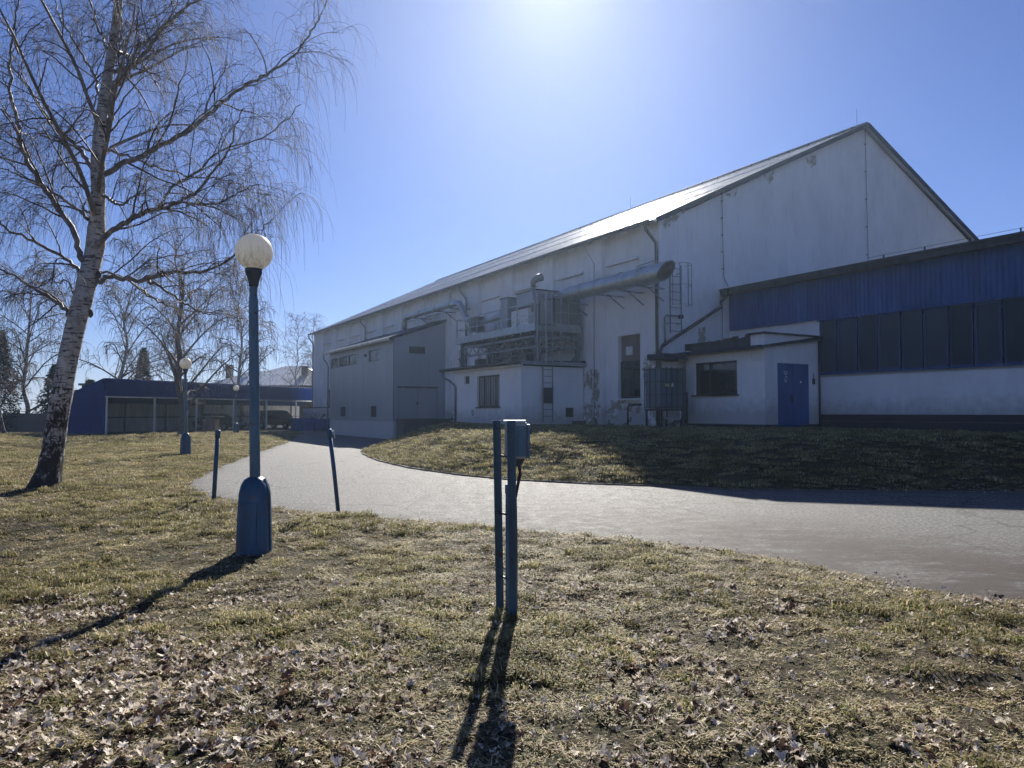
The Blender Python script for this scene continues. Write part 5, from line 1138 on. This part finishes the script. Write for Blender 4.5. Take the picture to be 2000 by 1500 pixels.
def pts_in(n, dens, y0, y1, wide=.95, margin=3.2, xmin=None, xmax=None):
    area = 0; ys = []; 
    Y_ = rg.uniform(y0, y1, n * 1); keep = rg.random(len(Y_)) < (wide * Y_ + margin) / (wide * y1 + margin); Y_ = Y_[keep]; X_ = rg.uniform(-1, 1, len(Y_)) * (wide * Y_ + margin); return X_, Y_
def band(y0, y1, dens, wide=.95, margin=3.2):
    n = int(dens * (y1 - y0) * 2 * (wide * y1 + margin)); return pts_in(n, dens, y0, y1, wide, margin)
XX, YY, SS, II = [], [], [], []
for (y0, y1, dens, sc, kinds) in ((1.6, 5, 330, 1.0, 0), (5, 9, 260, 1.1, 0), (9, 15, 130, 1.35, 0), (15, 34, 34, .85, 1), (34, 62, 8, 1.35, 1)):
    x, y = band(y0, y1, dens); d = poly_sd(x, y); k = d > (.02 if y0 < 15 else .1)
    if y0 >= 15: k &= ~((x > -1) & (y > 33)); k &= x < 16
    # inside the buildings
    bb_ = (x - CX) * math.cos(TH) + (y - CY) * math.sin(TH); aa_ = -(x - CX) * math.sin(TH) + (y - CY) * math.cos(TH)
    k &= ~((bb_ > -3.3) & (aa_ > 4.7)); k &= ~((bb_ > -.15) & (aa_ > 0)); k &= ~((bb_ > .6) & (aa_ > -4.4)); k &= ~(bb_ > 3.5)
    k &= ~((x + 27.9) * .395 + (y - 51) * .918 > -.3) | ~((x + 27.9) * .918 - (y - 51) * .395 < .7)
    x, y, d = x[k], y[k], d[k]; n = len(x)
    g = vnoise(x * .9, y * .9, 21) * .6 + vnoise(x * 3, y * 3, 22) * .4 + rg.normal(0, .08, n)
    if kinds == 0:
        thin = rg.random(n) < np.clip(.50 + (g - .35) * 2.2, .42, 1) * np.clip((x + 7 * 0 + y * .9) * 0 + 1, .5, 1); x, y, g = x[thin], y[thin], g[thin]; n = len(x)
        i = np.where(g < .60, rg.integers(0, 3, n), np.where(g < .70, rg.integers(3, 6, n), rg.integers(6, 8, n)))
        s = sc * rg.uniform(.65, 1.2, n) * np.where(g > .66, 1.15, 1); cl2 = rg.random(n) < .010; i = np.where(cl2, 7, i); s = np.where(cl2, s * 1.35, s)
    else: i = np.where((y > np.interp(x, fk[:, 0], fk[:, 1])) & (x > -6.5), np.where(g < .5, 10, 11), np.where(g < .55, 8, 9)); s = sc * rg.uniform(.6, 1.15, n)
    XX.append(x); YY.append(y); SS.append(s); II.append(i)
x, y, s, i = map(np.concatenate, (XX, YY, SS, II)); z = height(x, y) - .004
rot = np.stack([rg.normal(0, .10, len(x)), rg.normal(0, .10, len(x)), rg.random(len(x)) * 6.283], 1)
scatter('grass', np.stack([x, y, z], 1), rot, s, i, SRC, 'short dry winter grass, straw and olive green, on lawn and bank', 'grass')
print('tufts', len(x))
x1, y1 = band(1.6, 7, 800); x2, y2 = band(7, 15, 170); x, y = np.concatenate([x1, x2]), np.concatenate([y1, y2])
cl_ = vnoise(x * 1.1 + 40, y * 1.1, 31) * .55 + vnoise(x * 3.3, y * 3.3, 32) * .45; left = np.clip((-.2 - x / np.maximum(y, 1)) * 1.2, -.3, .35); near = np.clip((6.2 - y) / 4.5, -.35, .6)
pr_ = np.clip((cl_ - .51 + left * .20 + near * .36) * 2.4, .30, .88); k = (rg.random(len(x)) < pr_) & (poly_sd(x, y) > -.35 * rg.random(len(x)) ** 3); x, y = x[k], y[k]; n = len(x)
z = np.where(poly_sd(x, y) < 0, .002, height(x, y)) + rg.uniform(.004, .024, n); rot = np.stack([rg.normal(0, .17, n), rg.normal(0, .17, n), rg.random(n) * 6.283], 1)
i = np.where(rg.random(n) < .70, rg.integers(0, 5, n), rg.integers(5, 9, n)); s = np.where(pr_[k] < .32, .22 + .55 * rg.random(n) ** 2, .28 + .80 * rg.random(n) ** 1.7)
s = np.where(i > 4, s * 1.25, s)
scatter('fallen_leaves', np.stack([x, y, z], 1), rot, s, i, LEAF, 'curled pale and brown fallen leaves scattered thickly over the near lawn', 'leaves')
print('leaves', n)
# added scattering volume standing in for lens glare, lifts the shaded hall walls
hm = bpy.data.materials.new('glare_veil_volume'); hm.use_nodes = True; hn = hm.node_tree; hn.nodes.remove(hn.nodes['Principled BSDF'])
pv = hn.nodes.new('ShaderNodeVolumePrincipled'); pv.inputs['Color'].default_value = (.60, .78, 1, 1); pv.inputs['Density'].default_value = .00054; pv.inputs['Anisotropy'].default_value = .74
hn.links.new(pv.outputs[0], hn.nodes['Material Output'].inputs['Volume']); M['glare_veil_volume'] = hm
hz = MB().box(-605, 605, -65, 905, -4.5, 22).build('glare_veil', 'glare_veil_volume'); tag(hz, kind='stuff')
for o in bpy.data.objects:
    if '_o' in o: del o['_o']
